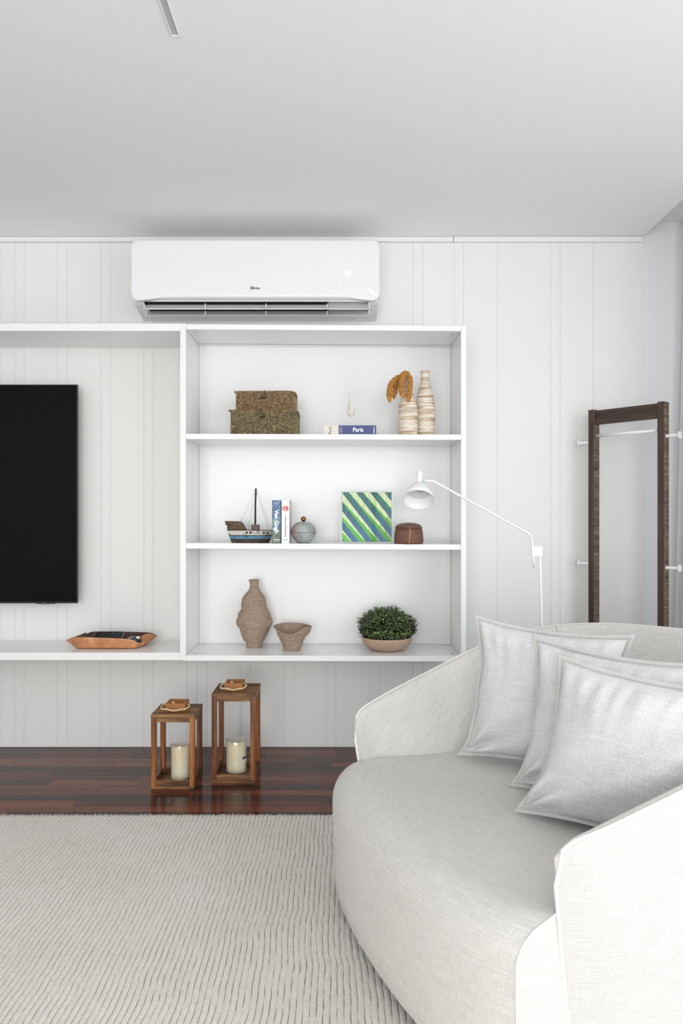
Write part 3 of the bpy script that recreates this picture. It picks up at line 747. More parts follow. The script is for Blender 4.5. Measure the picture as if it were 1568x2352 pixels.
band('keel', 1247, 1239.2, M_bkeel); band('hull_stripe', 1239.2, 1237.6, M_bdark, .0012); band('blue_band', 1237.6, 1230.2, M_bblue, .0004)
band('hull_stripe', 1230.2, 1228.8, M_bdark, .0012); band('white_band', 1228.8, 1218.6, M_bwhite); band('gunwale', 1218.6, 1217.2, M_bw, .0008)
for px, py in ((566.5, 1223.2), (575, 1223.4), (605, 1224.2), (613, 1224.2)):
    f = 1; s = (px-522)/(626-522); wd = (.026+.010*.8)*(min(1, .55+s*1.6))*(1-max(0, (s-.55)/.45)**2.0)
    q = MB(); q.disc((at(px, 0, d0-.035).x, by-wd+.001, at(px, py, d0-.033).z), .0052, (0, -1, 0), 12, .0025); q.build('porthole', M_bdark, boat)
pr = [(517.5, 1196.5), (536, 1196.8), (551, 1198), (556, 1201), (561, 1209), (566.5, 1217.5), (524, 1217.4), (522.4, 1212), (524, 1208.5), (519.8, 1205)]
n = len(pr); V = [at(a, b, d0)+Vector((0, -.024, 0)) for a, b in pr]+[at(a, b, d0)+Vector((0, .024, 0)) for a, b in pr]
mk('stern_cabin', V, [tuple(range(n)), tuple(range(2*n-1, n-1, -1))]+[(k, n+k, n+(k+1) % n, (k+1) % n) for k in range(n)], M_bw, boat, bevel=.0015)
q = MB(); q.disc(at(544, 1209.3, d0-.0238), .0032, (0, -1, 0), 12, .0015); q.build('nail_head', M_bdark, boat)
a, b = at(576.3, 1218, d0-.012), at(594.8, 1205, d0-.012)
box('mast_step', (a.x, b.x, a.y, a.y+.026, a.z, b.z), mat('boat_box', (112, 98, 88), .75, nscale=120, nstr=.3), boat, bevel=.0006)
q = MB(); q.tube([at(586, 1205, d0), at(586.3, 1160, d0), at(587.5, 1121.5, d0)], [.0046, .0042, .0040], 10); q.build('mast', mat('dark_mast', (48, 40, 42), .5), boat)
for py, hw in ((1125.7, 5.2), (1129.8, 6.3), (1133.6, 7.5)):
    q = MB(); q.tube([at(587.2-hw, py, d0-.005), at(587.2+hw, py+.4, d0-.005)], .0007, 6); q.build('cross_spar', M_bdark, boat)
eyes = [((553, 1196.5), (582, 1135)), ((569.8, 1214.5), (584.5, 1135)), ((618, 1216.5), (589.5, 1134)), ((624, 1216), (591, 1134))]
for (e1, e2) in eyes:
    q = MB(); q.tube([at(e1[0], e1[1], d0-.012), at(e2[0], e2[1], d0-.004)], .00045, 5); q.build('rigging_line', mat('rigging', (70, 62, 56), .8), boat)
    q = MB(); c = at(e1[0], e1[1], d0-.012); q.tube([c+.0022*Vector((math.cos(t_), 0, math.sin(t_))) for t_ in [2*PI*k/12 for k in range(13)]], .0007, 6); q.build('eyelet', M_metal, boat)

# ------------------------------------------------------------------ standing books
m, nt, ns, ls, bs = newmat('swirled_blue_green_spine')
tc = ns.new('ShaderNodeTexCoord'); nn = noise_n(ns, ls, tc.outputs['Object'], 26, 6, (1, 1, .8), None, .7, 1.6)
sp = ns.new('ShaderNodeSeparateXYZ'); ls.new(tc.outputs['Object'], sp.inputs[0])
n2 = noise_n(ns, ls, tc.outputs['Object'], 60, 4, (1, 1, .7), None, .7, 1.0)
c1 = ramp(ns, ls, nn, [(.3, (22, 44, 96)), (.45, (36, 84, 140)), (.56, (70, 130, 156)), (.66, (150, 168, 84)), (.75, (80, 130, 130))])
c2 = ramp(ns, ls, n2, [(.3, (24, 46, 54)), (.5, (58, 84, 62)), (.7, (110, 124, 74))])
g = math_n(ns, ls, 'SMOOTH_MIN', math_n(ns, ls, 'MAXIMUM', math_n(ns, ls, 'MULTIPLY', math_n(ns, ls, 'SUBTRACT', sp.outputs[2], .05), 40), 0), 1, .1)
ls.new(mix_col(ns, ls, g, c2, c1), bs.inputs['Base Color']); bs.inputs['Roughness'].default_value = .3; M_vg = m
def standing_book(pxl, pxr, pyt, d, m, label, depth=.15, side=None):
    x0, x1 = at(pxl, 0, d).x, at(pxr, 0, d).x; zz0 = S(2, (x0+x1)/2); z1 = at(0, pyt, d).z; yf = d-D
    root = thing('standing_book', ((x0+x1)/2, yf+depth/2, zz0), label, 'book', 'upright books on the middle shelf')
    box('pages', (x0+.0026, x1-.0026, yf+.003, yf+depth-.004, zz0+.003, z1-.003), M_pages, root)
    q = MB(); q.box(x0, x1, yf, yf+.0025, zz0, z1); q.box(x0, x0+.0024, yf+.0026, yf+depth, zz0, z1)
    if side is None: q.box(x1-.0024, x1, yf+.0026, yf+depth, zz0, z1)
    q.build('cover', m, root, bevel=.001)
    if side is not None: box('front_cover', (x1-.0024, x1, yf+.0026, yf+depth, zz0, z1), side, root, label='pale patterned front board')
    return root, x0, x1, zz0, z1, yf
b1, x0, x1, zz0, z1, yf = standing_book(624.5, 644.6, 1149, 3.315, M_vg, 'blue and green standing book lettered Van Gogh on its spine')
text('lettering', 'Van Gogh', .0245, ((x0+x1)/2+.0005, yf-.0003, zz0+(z1-zz0)*.505), M_white, b1, rot=-PI/2, bold=.0011, sx=1.07)
text('lettering', 'TASCHEN', .0062, ((x0+x1)/2, yf-.0003, zz0+.0165), M_white, b1, bold=.0003, sx=1.0)
text('lettering', 'THE COMPLETE', .0042, ((x0+x1)/2, yf-.0003, z1-.012), M_white, b1); text('lettering', 'PAINTINGS', .0042, ((x0+x1)/2, yf-.0003, z1-.017), M_white, b1)
box('spine_rule', (x0+.004, x1-.004, yf-.0003, yf, zz0+.0095, zz0+.0104), M_white, b1)
M_lpw = mat('white_glossy_jacket', (240, 238, 238), .25)
m, nt, ns, ls, bs = newmat('patterned_board'); tc = ns.new('ShaderNodeTexCoord'); nn = noise_n(ns, ls, tc.outputs['Object'], 40, 3)
ls.new(ramp(ns, ls, nn, [(.35, (190, 70, 100)), (.47, (214, 204, 196)), (.6, (176, 184, 196)), (.7, (222, 200, 188))]), bs.inputs['Base Color']); bs.inputs['Roughness'].default_value = .35
b2, x0, x1, zz0, z1, yf = standing_book(646.2, 664.3, 1148.5, 3.315, M_lpw, 'white standing book lettered Living in Provence on its spine', side=m)
M_purp = mat('purple_print', (84, 58, 120), .5)
text('lettering', 'LIVING IN PROVENCE', .0094, ((x0+x1)/2, yf-.0003, zz0+(z1-zz0)*.40), M_purp, b2, rot=-PI/2, bold=.0002, sx=1.05)
text('lettering', 'TASCHEN', .0058, ((x0+x1)/2, yf-.0003, zz0+.0165), M_navy, b2, sx=1.0)
m, nt, ns, ls, bs = newmat('round_flower_print'); tc = ns.new('ShaderNodeTexCoord'); nn = noise_n(ns, ls, tc.outputs['Object'], 130, 3, (1, 1, 1), None, .7)
ls.new(ramp(ns, ls, nn, [(.3, (60, 50, 40)), (.42, (176, 48, 110)), (.5, (230, 120, 160)), (.58, (236, 214, 130)), (.68, (226, 226, 220))]), bs.inputs['Base Color'])
q = MB(); q.disc(((x0+x1)/2, yf, at(0, 1167.5, 3.315).z), .0145, (0, -1, 0), 24, .0003); q.build('flower_picture', m, b2)
for zq in (.0075, .0105): box('spine_rule', (x0+.003, x1-.003, yf-.0003, yf, z1-zq-.0004, z1-zq), mat('grey_print', (150, 140, 150), .5), b2)

# ------------------------------------------------------------------ round lidded box
m, nt, ns, ls, bs = newmat('mottled_grey_green_shell')
tc = ns.new('ShaderNodeTexCoord'); nn = noise_n(ns, ls, tc.outputs['Object'], 26, 6, (1, 1, 1), None, .65, .6); n2 = noise_n(ns, ls, tc.outputs['Object'], 12, 2)
cA = ramp(ns, ls, nn, [(.32, (138, 132, 126)), (.5, (158, 166, 164)), (.62, (172, 182, 178)), (.72, (186, 166, 150))])
sp = ns.new('ShaderNodeSeparateXYZ'); ls.new(tc.outputs['Object'], sp.inputs[0])
gg = math_n(ns, ls, 'MULTIPLY', math_n(ns, ls, 'GREATER_THAN', math_n(ns, ls, 'MULTIPLY', sp.outputs[0], -1), .030), .45)
ls.new(mix_col(ns, ls, math_n(ns, ls, 'MULTIPLY', math_n(ns, ls, 'MAXIMUM', math_n(ns, ls, 'MULTIPLY', math_n(ns, ls, 'SUBTRACT', math_n(ns, ls, 'MULTIPLY', sp.outputs[0], -1), .015), 28), 0), n2), cA, lin((190, 130, 140))), bs.inputs['Base Color'])
bs.inputs['Roughness'].default_value = .5; bump(ns, ls, bs, nn, .15); M_shell = m
jd = 3.385; c = at(696.7, 0, jd); zj = S(2, c.x); kx = jd/F
jar = thing('round_lidded_box', (c.x, c.y, zj), 'round mottled grey box with a brass ball knob on its lid', 'trinket box')
def pp(rows): return [(hw*kx, H-(py-CY)*kx) for hw, py in rows]
P = pp([(11, 1247.8), (17, 1243.5), (22.5, 1237.5), (26.5, 1230.5), (28.7, 1223.3)])
sm = catmull([Vector((a, 0, b)) for a, b in P], 4); P = [(p.x, p.z) for p in sm]
dz = P[0][1]-zj
q = MB(); q.lathe([(0, zj), (P[0][0], zj)]+P[1:]+[(P[-1][0]-.002, P[-1][1]+.0002), (0, P[-1][1]-.004)], (c.x, c.y, 0), 40); q.build('bowl', M_shell, jar, smooth=True)
P = pp([(28.9, 1222.7), (28.2, 1216.5), (25, 1209.5), (19, 1203), (11, 1199), (0, 1197.8)]); P = [(p.x, p.z) for p in catmull([Vector((a, 0, b)) for a, b in P], 4)]
q = MB(); q.lathe([(P[0][0]-.004, P[0][1])]+P, (c.x, c.y, 0), 40); ld = q.build('lid', M_shell, jar, smooth=True)
zc = at(0, 1192, jd).z; rr = 6.1*kx
q = MB(); q.lathe([(rr*math.sin(PI*k/14), zc-rr*math.cos(PI*k/14)) for k in range(15)], (c.x, c.y, 0), 24); q.build('ball_knob', M_brass, ld, smooth=True)

# ------------------------------------------------------------------ framed striped picture
pd = 3.36; x0, x1 = at(781.5, 0, pd).x, at(903.5, 0, pd).x; zz0 = S(2, (x0+x1)/2); z1 = at(0, 1128, pd).z; yf = pd-D
pf = thing('striped_picture', ((x0+x1)/2, yf+.02, zz0), 'square acrylic-framed picture with diagonal green and blue stripes', 'picture')
box('acrylic_box', (x0, x1, yf, yf+.034, zz0, z1), M_acrylic, pf, bevel=.0008)
M_edge = bpy.data.materials['bright_acrylic_edge']
q = MB()
for a_, b_ in (((x0, yf, zz0), (x0, yf, z1)), ((x1, yf, zz0), (x1, yf, z1)), ((x0, yf, z1), (x1, yf, z1)), ((x0, yf, zz0+.0005), (x1, yf, zz0+.0005))): q.tube([a_, b_], .0006, 5)
q.build('box_edge', mat('grey_acrylic_edge', (214, 216, 214), .3), pf)
box('backing', (x0+.002, x1-.002, yf+.024, yf+.032, zz0+.002, z1-.002), mat('white_mount', (240, 240, 238), .6), pf)
m, nt, ns, ls, bs = newmat('diagonal_stripe_print')
uv = ns.new('ShaderNodeUVMap'); sp = ns.new('ShaderNodeSeparateXYZ'); ls.new(uv.outputs[0], sp.inputs[0])
U, V_ = sp.outputs[0], math_n(ns, ls, 'SUBTRACT', 1, sp.outputs[1])      # V_ runs downwards
n3 = noise_n(ns, ls, uv.outputs[0], 14, 2)
s_ = math_n(ns, ls, 'ADD', math_n(ns, ls, 'SUBTRACT', math_n(ns, ls, 'MULTIPLY', U, 3.45), math_n(ns, ls, 'MULTIPLY', V_, 2.72)), 3.02)
s_ = math_n(ns, ls, 'ADD', s_, math_n(ns, ls, 'MULTIPLY', n3, .05))
fr = math_n(ns, ls, 'FRACT', s_)
cw = math_n(ns, ls, 'SUBTRACT', .50, math_n(ns, ls, 'MULTIPLY', V_, .42))           # cream narrows downwards
gw = math_n(ns, ls, 'MULTIPLY', V_, .42)
cream = math_n(ns, ls, 'MULTIPLY', math_n(ns, ls, 'GREATER_THAN', fr, math_n(ns, ls, 'SUBTRACT', 1, cw)), 1)
green = math_n(ns, ls, 'GREATER_THAN', fr, math_n(ns, ls, 'SUBTRACT', math_n(ns, ls, 'SUBTRACT', 1, cw), gw))
blue = ramp(ns, ls, V_, [(0, (22, 108, 98)), (.5, (28, 100, 122)), (1, (48, 116, 166))])
green_c = ramp(ns, ls, U, [(0, (100, 196, 70)), (1, (76, 176, 20))])
c_ = mix_col(ns, ls, green, blue, green_c); c_ = mix_col(ns, ls, cream, c_, lin((228, 238, 190)))
pl = math_n(ns, ls, 'GREATER_THAN', math_n(ns, ls, 'FRACT', math_n(ns, ls, 'MULTIPLY', U, 8.5)), .5)
c_ = mix_col(ns, ls, pl, c_, mix_col(ns, ls, .20, c_, lin((70, 100, 100))))  # every other pleat darkened in the colour as fold shading
# dark palm-frond reflections painted into the colour, lower right corner
fd = math_n(ns, ls, 'SUBTRACT', math_n(ns, ls, 'ADD', U, V_), 1.42)
wv = noise_n(ns, ls, uv.outputs[0], 1, 3, (34, 10, 1), None, .6, 1.2)
fm = math_n(ns, ls, 'MULTIPLY', math_n(ns, ls, 'GREATER_THAN', fd, 0), math_n(ns, ls, 'GREATER_THAN', wv, .47))
c_ = mix_col(ns, ls, math_n(ns, ls, 'MULTIPLY', fm, .7), c_, mix_col(ns, ls, green, lin((46, 92, 110)), lin((74, 146, 34))))
ls.new(c_, bs.inputs['Base Color']); bs.inputs['Roughness'].default_value = .5
xa, xb, za, zb2 = at(785.8, 0, pd).x, at(898.8, 0, pd).x, at(0, 1244.4, pd).z, at(0, 1130.5, pd).z
V, uvs, fs = [], [], []
for k in range(18):
    u = k/17; x = xa+(xb-xa)*u; yy = yf+(.010 if k % 2 else .015)
    V += [(x, yy, za), (x, yy, zb2)]; uvs += [(u, 0), (u, 1)]
fs = [(2*k, 2*k+2, 2*k+3, 2*k+1) for k in range(17)]
o = mk('pleated_print', V, fs, m, pf, uvs=uvs); so = o.modifiers.new('thick', 'SOLIDIFY'); so.thickness = .0015

# ------------------------------------------------------------------ brown lidded pot with gold seam
m, nt, ns, ls, bs = newmat('brown_turned_clay')
tc = ns.new('ShaderNodeTexCoord'); nn = noise_n(ns, ls, tc.outputs['Object'], 1, 4, (14, 14, 420), None, .6); n2 = noise_n(ns, ls, tc.outputs['Object'], 30, 4)
ls.new(mix_col(ns, ls, .5, ramp(ns, ls, nn, [(.3, (84, 54, 44)), (.6, (124, 84, 70)), (.75, (150, 108, 92))]), ramp(ns, ls, n2, [(.3, (96, 64, 52)), (.7, (130, 90, 76))])), bs.inputs['Base Color'])
bs.inputs['Roughness'].default_value = .6; bump(ns, ls, bs, nn, .5, .0015); M_pot = m
od = 3.355; c = at(938.3, 0, od); zj = S(2, c.x); kx = od/F
pot = thing('lidded_clay_pot', (c.x, c.y, zj), 'squat brown clay pot with domed lid and a gold crack line', 'pot')
P = pp([(31.5, 1250), (33.3, 1246), (33.6, 1238), (32.4, 1224), (30.4, 1212.6)])
q = MB(); q.lathe([(0, zj), (P[0][0], zj)]+[p for p in P[1:]]+[(P[-1][0]-.003, P[-1][1]), (0, P[-1][1]-.002)], (c.x, c.y, 0), 44); q.build('body', M_pot, pot, smooth=True)
P = pp([(30.8, 1212.2), (30.6, 1210), (27, 1206), (20, 1202.6), (10, 1200.9), (0, 1200.4)])
q = MB(); q.lathe([(P[0][0]-.003, P[0][1]+.0002)]+P, (c.x, c.y, 0), 44); q.build('lid', mat('brown_clay_lid', (112, 80, 66), .45, nscale=100, nstr=.1), pot, smooth=True)
rad = [(1209, 29.5), (1212, 31.2), (1220, 32.2), (1230, 33.3), (1240, 33.9), (1249, 32.8)]
pts = []
for py in [1209.5, 1211, 1214, 1217, 1221, 1225, 1229, 1232, 1236, 1240, 1244, 1248]:
    rr = interp(py, rad)*kx; dx = (interp(py, [(1209, .6), (1215, -.4), (1222, .8), (1232, -.6), (1240, -1), (1248, -2.2)])+R.uniform(-.4, .4))*kx
    pts.append(Vector((c.x+dx, c.y-math.sqrt(rr*rr-dx*dx)-.0002, H-(py-CY)*kx)))
q = MB(); q.tube(pts, [.0009+.0007*((i*7) % 3)/2 for i in range(len(pts))], 6); q.build('gold_seam', mat('gold_leaf', (226, 176, 86), .35, metal=.7), pot)

# ------------------------------------------------------------------ coiled paper vase and bowl
m, nt, ns, ls, bs = newmat('coiled_paper_cord')
tc = ns.new('ShaderNodeTexCoord'); nn = noise_n(ns, ls, tc.outputs['Object'], 170, 4, (1, 1, 1.6), None, .7)
ls.new(ramp(ns, ls, nn, [(.3, (134, 112, 96)), (.5, (176, 154, 136)), (.7, (208, 188, 170))]), bs.inputs['Base Color']); bs.inputs['Roughness'].default_value = .9;
at_n = ns.new('ShaderNodeAttribute'); at_n.attribute_name = 'groove_dark'
ls.new(mix_col(ns, ls, math_n(ns, ls, 'MULTIPLY', at_n.outputs['Fac'], .75), ramp(ns, ls, nn, [(.3, (140, 118, 102)), (.5, (182, 160, 142)), (.7, (208, 188, 170))]), lin((86, 68, 58))), bs.inputs['Base Color']); bs.inputs['Specular IOR Level'].default_value = .15  # cord colour darkened in the grooves between coils
bump(ns, ls, bs, nn, .35); M_coil = m
def coiled(name, c, zb_, rows, coils, d, kx, label, cat, inner=False, rimfn=None, wob=1.0, leanfn=None, groove=.0024):
    """rows: (half width px, centre shift px, py); stacked round cords as one wall"""
    n = 64; sub = 5; V = []; pys = [r_[2] for r_ in rows]
    hw = [(-r_[2], r_[0]) for r_ in rows]; sh = [(-r_[2], r_[1]) for r_ in rows]
    p0, p1 = rows[0][2], rows[-1][2]; N = coils*sub
    for i in range(N+1):
        f = i/N; py = p0+(p1-p0)*f; ci = i//sub; cf = (i % sub)/sub
        r = smooth_interp(-py, hw)*kx; s = smooth_interp(-py, sh)*kx
        R.seed(ci*13+5); jr = R.uniform(-.0011, .0011)
        g = -groove*(abs(2*cf-1)**2.2)
        for k in range(n):
            a = 2*PI*k/n
            w1 = noise.noise(Vector((math.cos(a)*1.3, math.sin(a)*1.3, f*5.5)))*.0065*wob+noise.noise(Vector((math.cos(a)*3+7, math.sin(a)*3, f*16)))*.0028
            rr = r+w1+jr+g
            zr_ = H-(py-CY)*kx + noise.noise(Vector((math.cos(a)*1.1+3, math.sin(a)*1.1, f*3)))*.006*math.sin(PI*f)
            if rimfn: zr_ += rimfn(a)*f**1.6
            ex = leanfn(a, f) if leanfn else 0
            V.append((c.x+s+(rr+ex)*math.cos(a), c.y+(rr+ex*.6)*math.sin(a)*(.92), max(zr_, zb_ if i == 0 else zb_+.0006*i/ sub)))
    z0_ = [V[k][2] for k in range(n)]
    for k in range(n): V[k] = (V[k][0], V[k][1], zb_)
    F_ = [(i*n+k, i*n+(k+1) % n, (i+1)*n+(k+1) % n, (i+1)*n+k) for i in range(N) for k in range(n)]
    F_.append(tuple(range(n-1, -1, -1)))
    # inner wall
    base = N*n; prev = base; depth_rows = range(N-1, max(0, int(N*.18)), -2) if inner else range(N-1, N-sub*6, -2)
    for i in depth_rows:
        st = len(V)
        cx_ = sum(V[i*n+k][0] for k in range(n))/n; cy_ = sum(V[i*n+k][1] for k in range(n))/n
        for k in range(n):
            x, y, z = V[i*n+k]; dx, dy = x-cx_, y-cy_; L = math.hypot(dx, dy); q_ = (L-.005)/L
            V.append((cx_+dx*q_, cy_+dy*q_, z))
        F_ += [(prev+k, prev+(k+1) % n, st+(k+1) % n, st+k) for k in range(n)]; prev = st
    F_.append(tuple(prev+k for k in range(n)))
    o = mk(name, V, F_, M_coil, smooth=True, origin=(c.x, c.y, zb_)); tag(o, label, cat)
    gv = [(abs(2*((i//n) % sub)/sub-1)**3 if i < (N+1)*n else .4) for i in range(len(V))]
    a_ = o.data.attributes.new('groove_dark', 'FLOAT', 'POINT'); a_.data.foreach_set('value', gv); return o
vd2 = 3.515; kx = vd2/F; c = at(584.5, 0, vd2); zv = S(3, c.x)
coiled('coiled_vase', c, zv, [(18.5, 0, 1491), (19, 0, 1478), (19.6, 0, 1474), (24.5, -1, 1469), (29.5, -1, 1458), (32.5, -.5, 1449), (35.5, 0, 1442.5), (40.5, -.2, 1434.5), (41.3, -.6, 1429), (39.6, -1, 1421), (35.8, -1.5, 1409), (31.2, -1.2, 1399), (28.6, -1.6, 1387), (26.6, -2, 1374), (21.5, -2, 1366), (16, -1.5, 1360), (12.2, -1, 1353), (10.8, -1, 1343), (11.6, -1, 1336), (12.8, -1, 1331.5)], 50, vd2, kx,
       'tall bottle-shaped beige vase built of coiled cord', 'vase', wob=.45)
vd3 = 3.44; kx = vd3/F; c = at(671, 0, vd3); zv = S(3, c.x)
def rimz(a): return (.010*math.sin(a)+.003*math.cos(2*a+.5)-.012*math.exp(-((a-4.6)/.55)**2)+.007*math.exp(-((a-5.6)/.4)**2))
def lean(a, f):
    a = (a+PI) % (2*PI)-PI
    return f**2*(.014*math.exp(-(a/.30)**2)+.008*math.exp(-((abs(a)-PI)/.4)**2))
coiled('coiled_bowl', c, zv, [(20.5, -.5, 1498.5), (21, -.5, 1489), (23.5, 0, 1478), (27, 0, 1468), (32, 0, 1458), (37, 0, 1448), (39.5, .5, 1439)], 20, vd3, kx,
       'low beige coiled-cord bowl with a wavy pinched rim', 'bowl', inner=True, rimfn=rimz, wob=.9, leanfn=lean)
R.seed(99)

# ------------------------------------------------------------------ plant
pdp = 3.455; kx = pdp/F; c = at(888, 0, pdp); zp = S(3, c.x)
pt = thing('potted_creeper', (c.x, c.y, zp), 'bushy dark green small-leaved plant in a low tan bowl', 'potted plant')
fk = kx
rows = [(26, 1499.5), (34, 1497.5), (45, 1490), (53.5, 1480), (57.6, 1470), (57.2, 1464), (55.6, 1461.5)]
P = [(a*fk, H-(b-CY)*fk) for a, b in rows]; P = [(p.x, p.z) for p in catmull([Vector((a, 0, b)) for a, b in P], 4)]
shift = zp-P[0][1]; P = [(a, b+shift*(1-i/len(P))) for i, (a, b) in enumerate(P)]
q = MB(); q.lathe([(0, zp)]+P+[(P[-1][0]-.004, P[-1][1]-.001), (P[-1][0]-.006, P[-1][1]-.02)], (c.x, c.y, 0), 56)
q.build('bowl_pot', mat('tan_matt_ceramic', (184, 156, 136), .5, spec=.35, var=.05, vscale=20), pt, smooth=True)
q = MB(); q.lathe([(P[-1][0]-.0045, P[-1][1]-.012), (0, P[-1][1]-.005)], (c.x, c.y, 0), 40); q.build('soil', mat('dark_soil', (36, 28, 22), .95, nscale=120, nstr=1), pt)
m, nt, ns, ls, bs = newmat('small_green_leaves')
at_n = ns.new('ShaderNodeAttribute'); at_n.attribute_name = 'tint'
ls.new(ramp(ns, ls, at_n.outputs['Fac'], [(0, (54, 44, 38)), (.25, (60, 62, 38)), (.55, (66, 90, 42)), (.8, (94, 130, 56)), (1, (150, 184, 96))]), bs.inputs['Base Color'])
bs.inputs['Roughness'].default_value = .42; bs.inputs['Subsurface Weight'].default_value = .0; M_leaf = m
M_stem = mat('purple_brown_stem', (86, 68, 62), .7)
zr0 = P[-1][1]-.004; rx, rz = 68*fk, 77*fk
lv = MB(); tt = []; sm_ = MB()
def leaf(p, dirv, nrm, s):
    dirv = dirv.normalized(); side = nrm.cross(dirv).normalized(); up = side.cross(dirv)*-1
    pts = [p, p+dirv*s*.35+side*s*.42+nrm*s*.10, p+dirv*s*.8+side*s*.38+nrm*s*.10, p+dirv*s*1.08, p+dirv*s*.8-side*s*.38+nrm*s*.10, p+dirv*s*.35-side*s*.42+nrm*s*.10, p+dirv*s*.55]
    lv.add(pts, [(0, 6, 2, 1), (6, 3, 2), (6, 4, 3), (0, 5, 4, 6)])
zc_p = zr0+.040; ztop_p = 42*fk
for k in range(2300):
    u = R.random(); th = R.uniform(0, 2*PI); ph_ = math.acos(1-1.62*u)
    lump = 1+.12*noise.noise(Vector((math.cos(th)*2, math.sin(th)*2, ph_*2)))
    dirn = Vector((math.sin(ph_)*math.cos(th), math.sin(ph_)*math.sin(th), math.cos(ph_)))
    rr = R.uniform(.80, 1.0)*lump*(1.07 if R.random() < .10 else 1)
    hz_ = dirn.z*(ztop_p+.014) if dirn.z > 0 else dirn.z*.058
    e = Vector((c.x+dirn.x*rx*rr, c.y+dirn.y*rx*rr*.95, max(zr0+.001, zc_p+hz_*rr)))
    if dirn.z > .1: dirn = Vector((dirn.x, dirn.y, dirn.z+.3)).normalized()
    b0 = Vector((c.x+dirn.x*rx*.5, c.y+dirn.y*rx*.5, zr0+max(0, dirn.z)*rz*.5))
    sm_.tube([b0.lerp(e, .55), e], [.0006, .0004], 3, cap=False)
    tone = R.gauss(.43, .25)-(.18 if abs(dirn.x) > .75 else 0)
    for j in range(R.choice([3, 4, 4, 5])):
        a = 2*PI*j/4+R.uniform(-.4, .4); tn = dirn.orthogonal().normalized(); bn = dirn.cross(tn)
        ld_ = (math.cos(a)*tn+math.sin(a)*bn)*.8+dirn*R.uniform(-.1, .7)+Vector((0, 0, .2))
        back = e-(e-b0).normalized()*.012*(j//2)*.6
        n0 = len(lv.f); leaf(back, ld_, (dirn+Vector((0, -.25, .5))).normalized(), R.uniform(.0044, .0078))
        tv_ = min(1, max(0, tone+R.uniform(-.12, .12)+(.06 if j < 2 else -.14))); tt += [tv_]*4
o = lv.build('foliage', M_leaf, pt, kind='stuff'); tinted(o, tt)
sm_.build('stems', M_stem, pt, kind='stuff')
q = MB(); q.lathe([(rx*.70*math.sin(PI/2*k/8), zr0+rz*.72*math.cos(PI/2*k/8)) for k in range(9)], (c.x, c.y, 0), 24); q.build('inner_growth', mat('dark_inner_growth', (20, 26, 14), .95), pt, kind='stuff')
q = MB(); q.tube(catmull([at(832, 1466, 3.40), at(826, 1463, 3.39), at(822, 1456, 3.385), at(819, 1453.5, 3.38)], 4), .0008, 5); q.build('trailing_stem', M_stem, pt)

# ------------------------------------------------------------------ leather tray with remotes
zt0 = sz(1499)
m, nt, ns, ls, bs = newmat('tan_leather'); tc = ns.new('ShaderNodeTexCoord'); nn = noise_n(ns, ls, tc.outputs['Object'], 22, 4); n2 = noise_n(ns, ls, tc.outputs['Object'], 300, 3)
ls.new(ramp(ns, ls, nn, [(.3, (182, 122, 80)), (.6, (204, 144, 100)), (.75, (222, 172, 132))]), bs.inputs['Base Color']); bs.inputs['Roughness'].default_value = .5; bump(ns, ls, bs, n2, .2); M_tan = m
M_choc = mat('dark_brown_leather', (78, 48, 44), .5, nscale=300, nstr=.2)
tray = thing('leather_tray', (at(255, 0, 3.46).x, 3.46-D, zt0), 'tan leather catch-all tray with pinched corners on the left shelf', 'tray')
rim = [(151, 1471.3, 3.43), (160, 1466.5, 3.405), (174, 1463.6, 3.385), (205, 1464, 3.375), (240, 1465.2, 3.37), (275, 1466.6, 3.37), (298, 1468.4, 3.375), (308, 1471, 3.38), (316, 1475.5, 3.39), (322.5, 1476, 3.405),
       (326, 1472, 3.41), (324, 1463, 3.42), (333, 1457, 3.44), (345, 1455.5, 3.47), (361, 1461, 3.52), (350, 1455.5, 3.56), (338, 1453.3, 3.585), (300, 1452, 3.59), (260, 1451.4, 3.59), (215, 1451.2, 3.585), (198, 1456.5, 3.565), (196, 1453.5, 3.55), (178, 1461, 3.50), (160, 1467.5, 3.46)]
bot = [(174, 3.42), (175, 3.40), (180, 3.392), (205, 3.389), (240, 3.389), (275, 3.389), (298, 3.389), (306, 3.392), (312, 3.398), (315, 3.405),
       (318, 3.415), (321, 3.425), (327, 3.445), (333, 3.47), (337, 3.50), (335, 3.535), (328, 3.555), (298, 3.56), (260, 3.56), (222, 3.56), (212, 3.555), (205, 3.545), (194, 3.50), (182, 3.45)]
n = len(rim); RV = catmull([at(*r_) for r_ in rim], 3, True)
BV = catmull([Vector(((a-CX)*d/F, d-D, zt0+.0032)) for a, d in bot], 3, True)
N3 = len(RV); V = []
for lev in (0, .15, .45, .75, 1):
    for k in range(N3):
        p = BV[k].lerp(RV[k], lev); V.append(p)
F_ = [(i*N3+k, i*N3+(k+1) % N3, (i+1)*N3+(k+1) % N3, (i+1)*N3+k) for i in range(4) for k in range(N3)]
F_.append(tuple(range(N3-1, -1, -1)))
o = mk('tray_shell', V, F_, [M_tan, M_choc, M_choc], tray, smooth=True)
so = o.modifiers.new('leather', 'SOLIDIFY'); so.thickness = .0028; so.offset = -1; so.material_offset = 1; so.material_offset_rim = 1
def slab(name, label, cat, pts, thick, m, rimm, z_drop=.0):
    pass
zti = zt0+.007
ph1 = thing('black_remote', (at(250, 0, 3.47).x, 3.49-D, zti), 'black remote with a silver edge leaning in the leather tray', 'remote control')
C0, C1 = at(216.5, 1456, 3.475), at(283, 1457.5, 3.475)
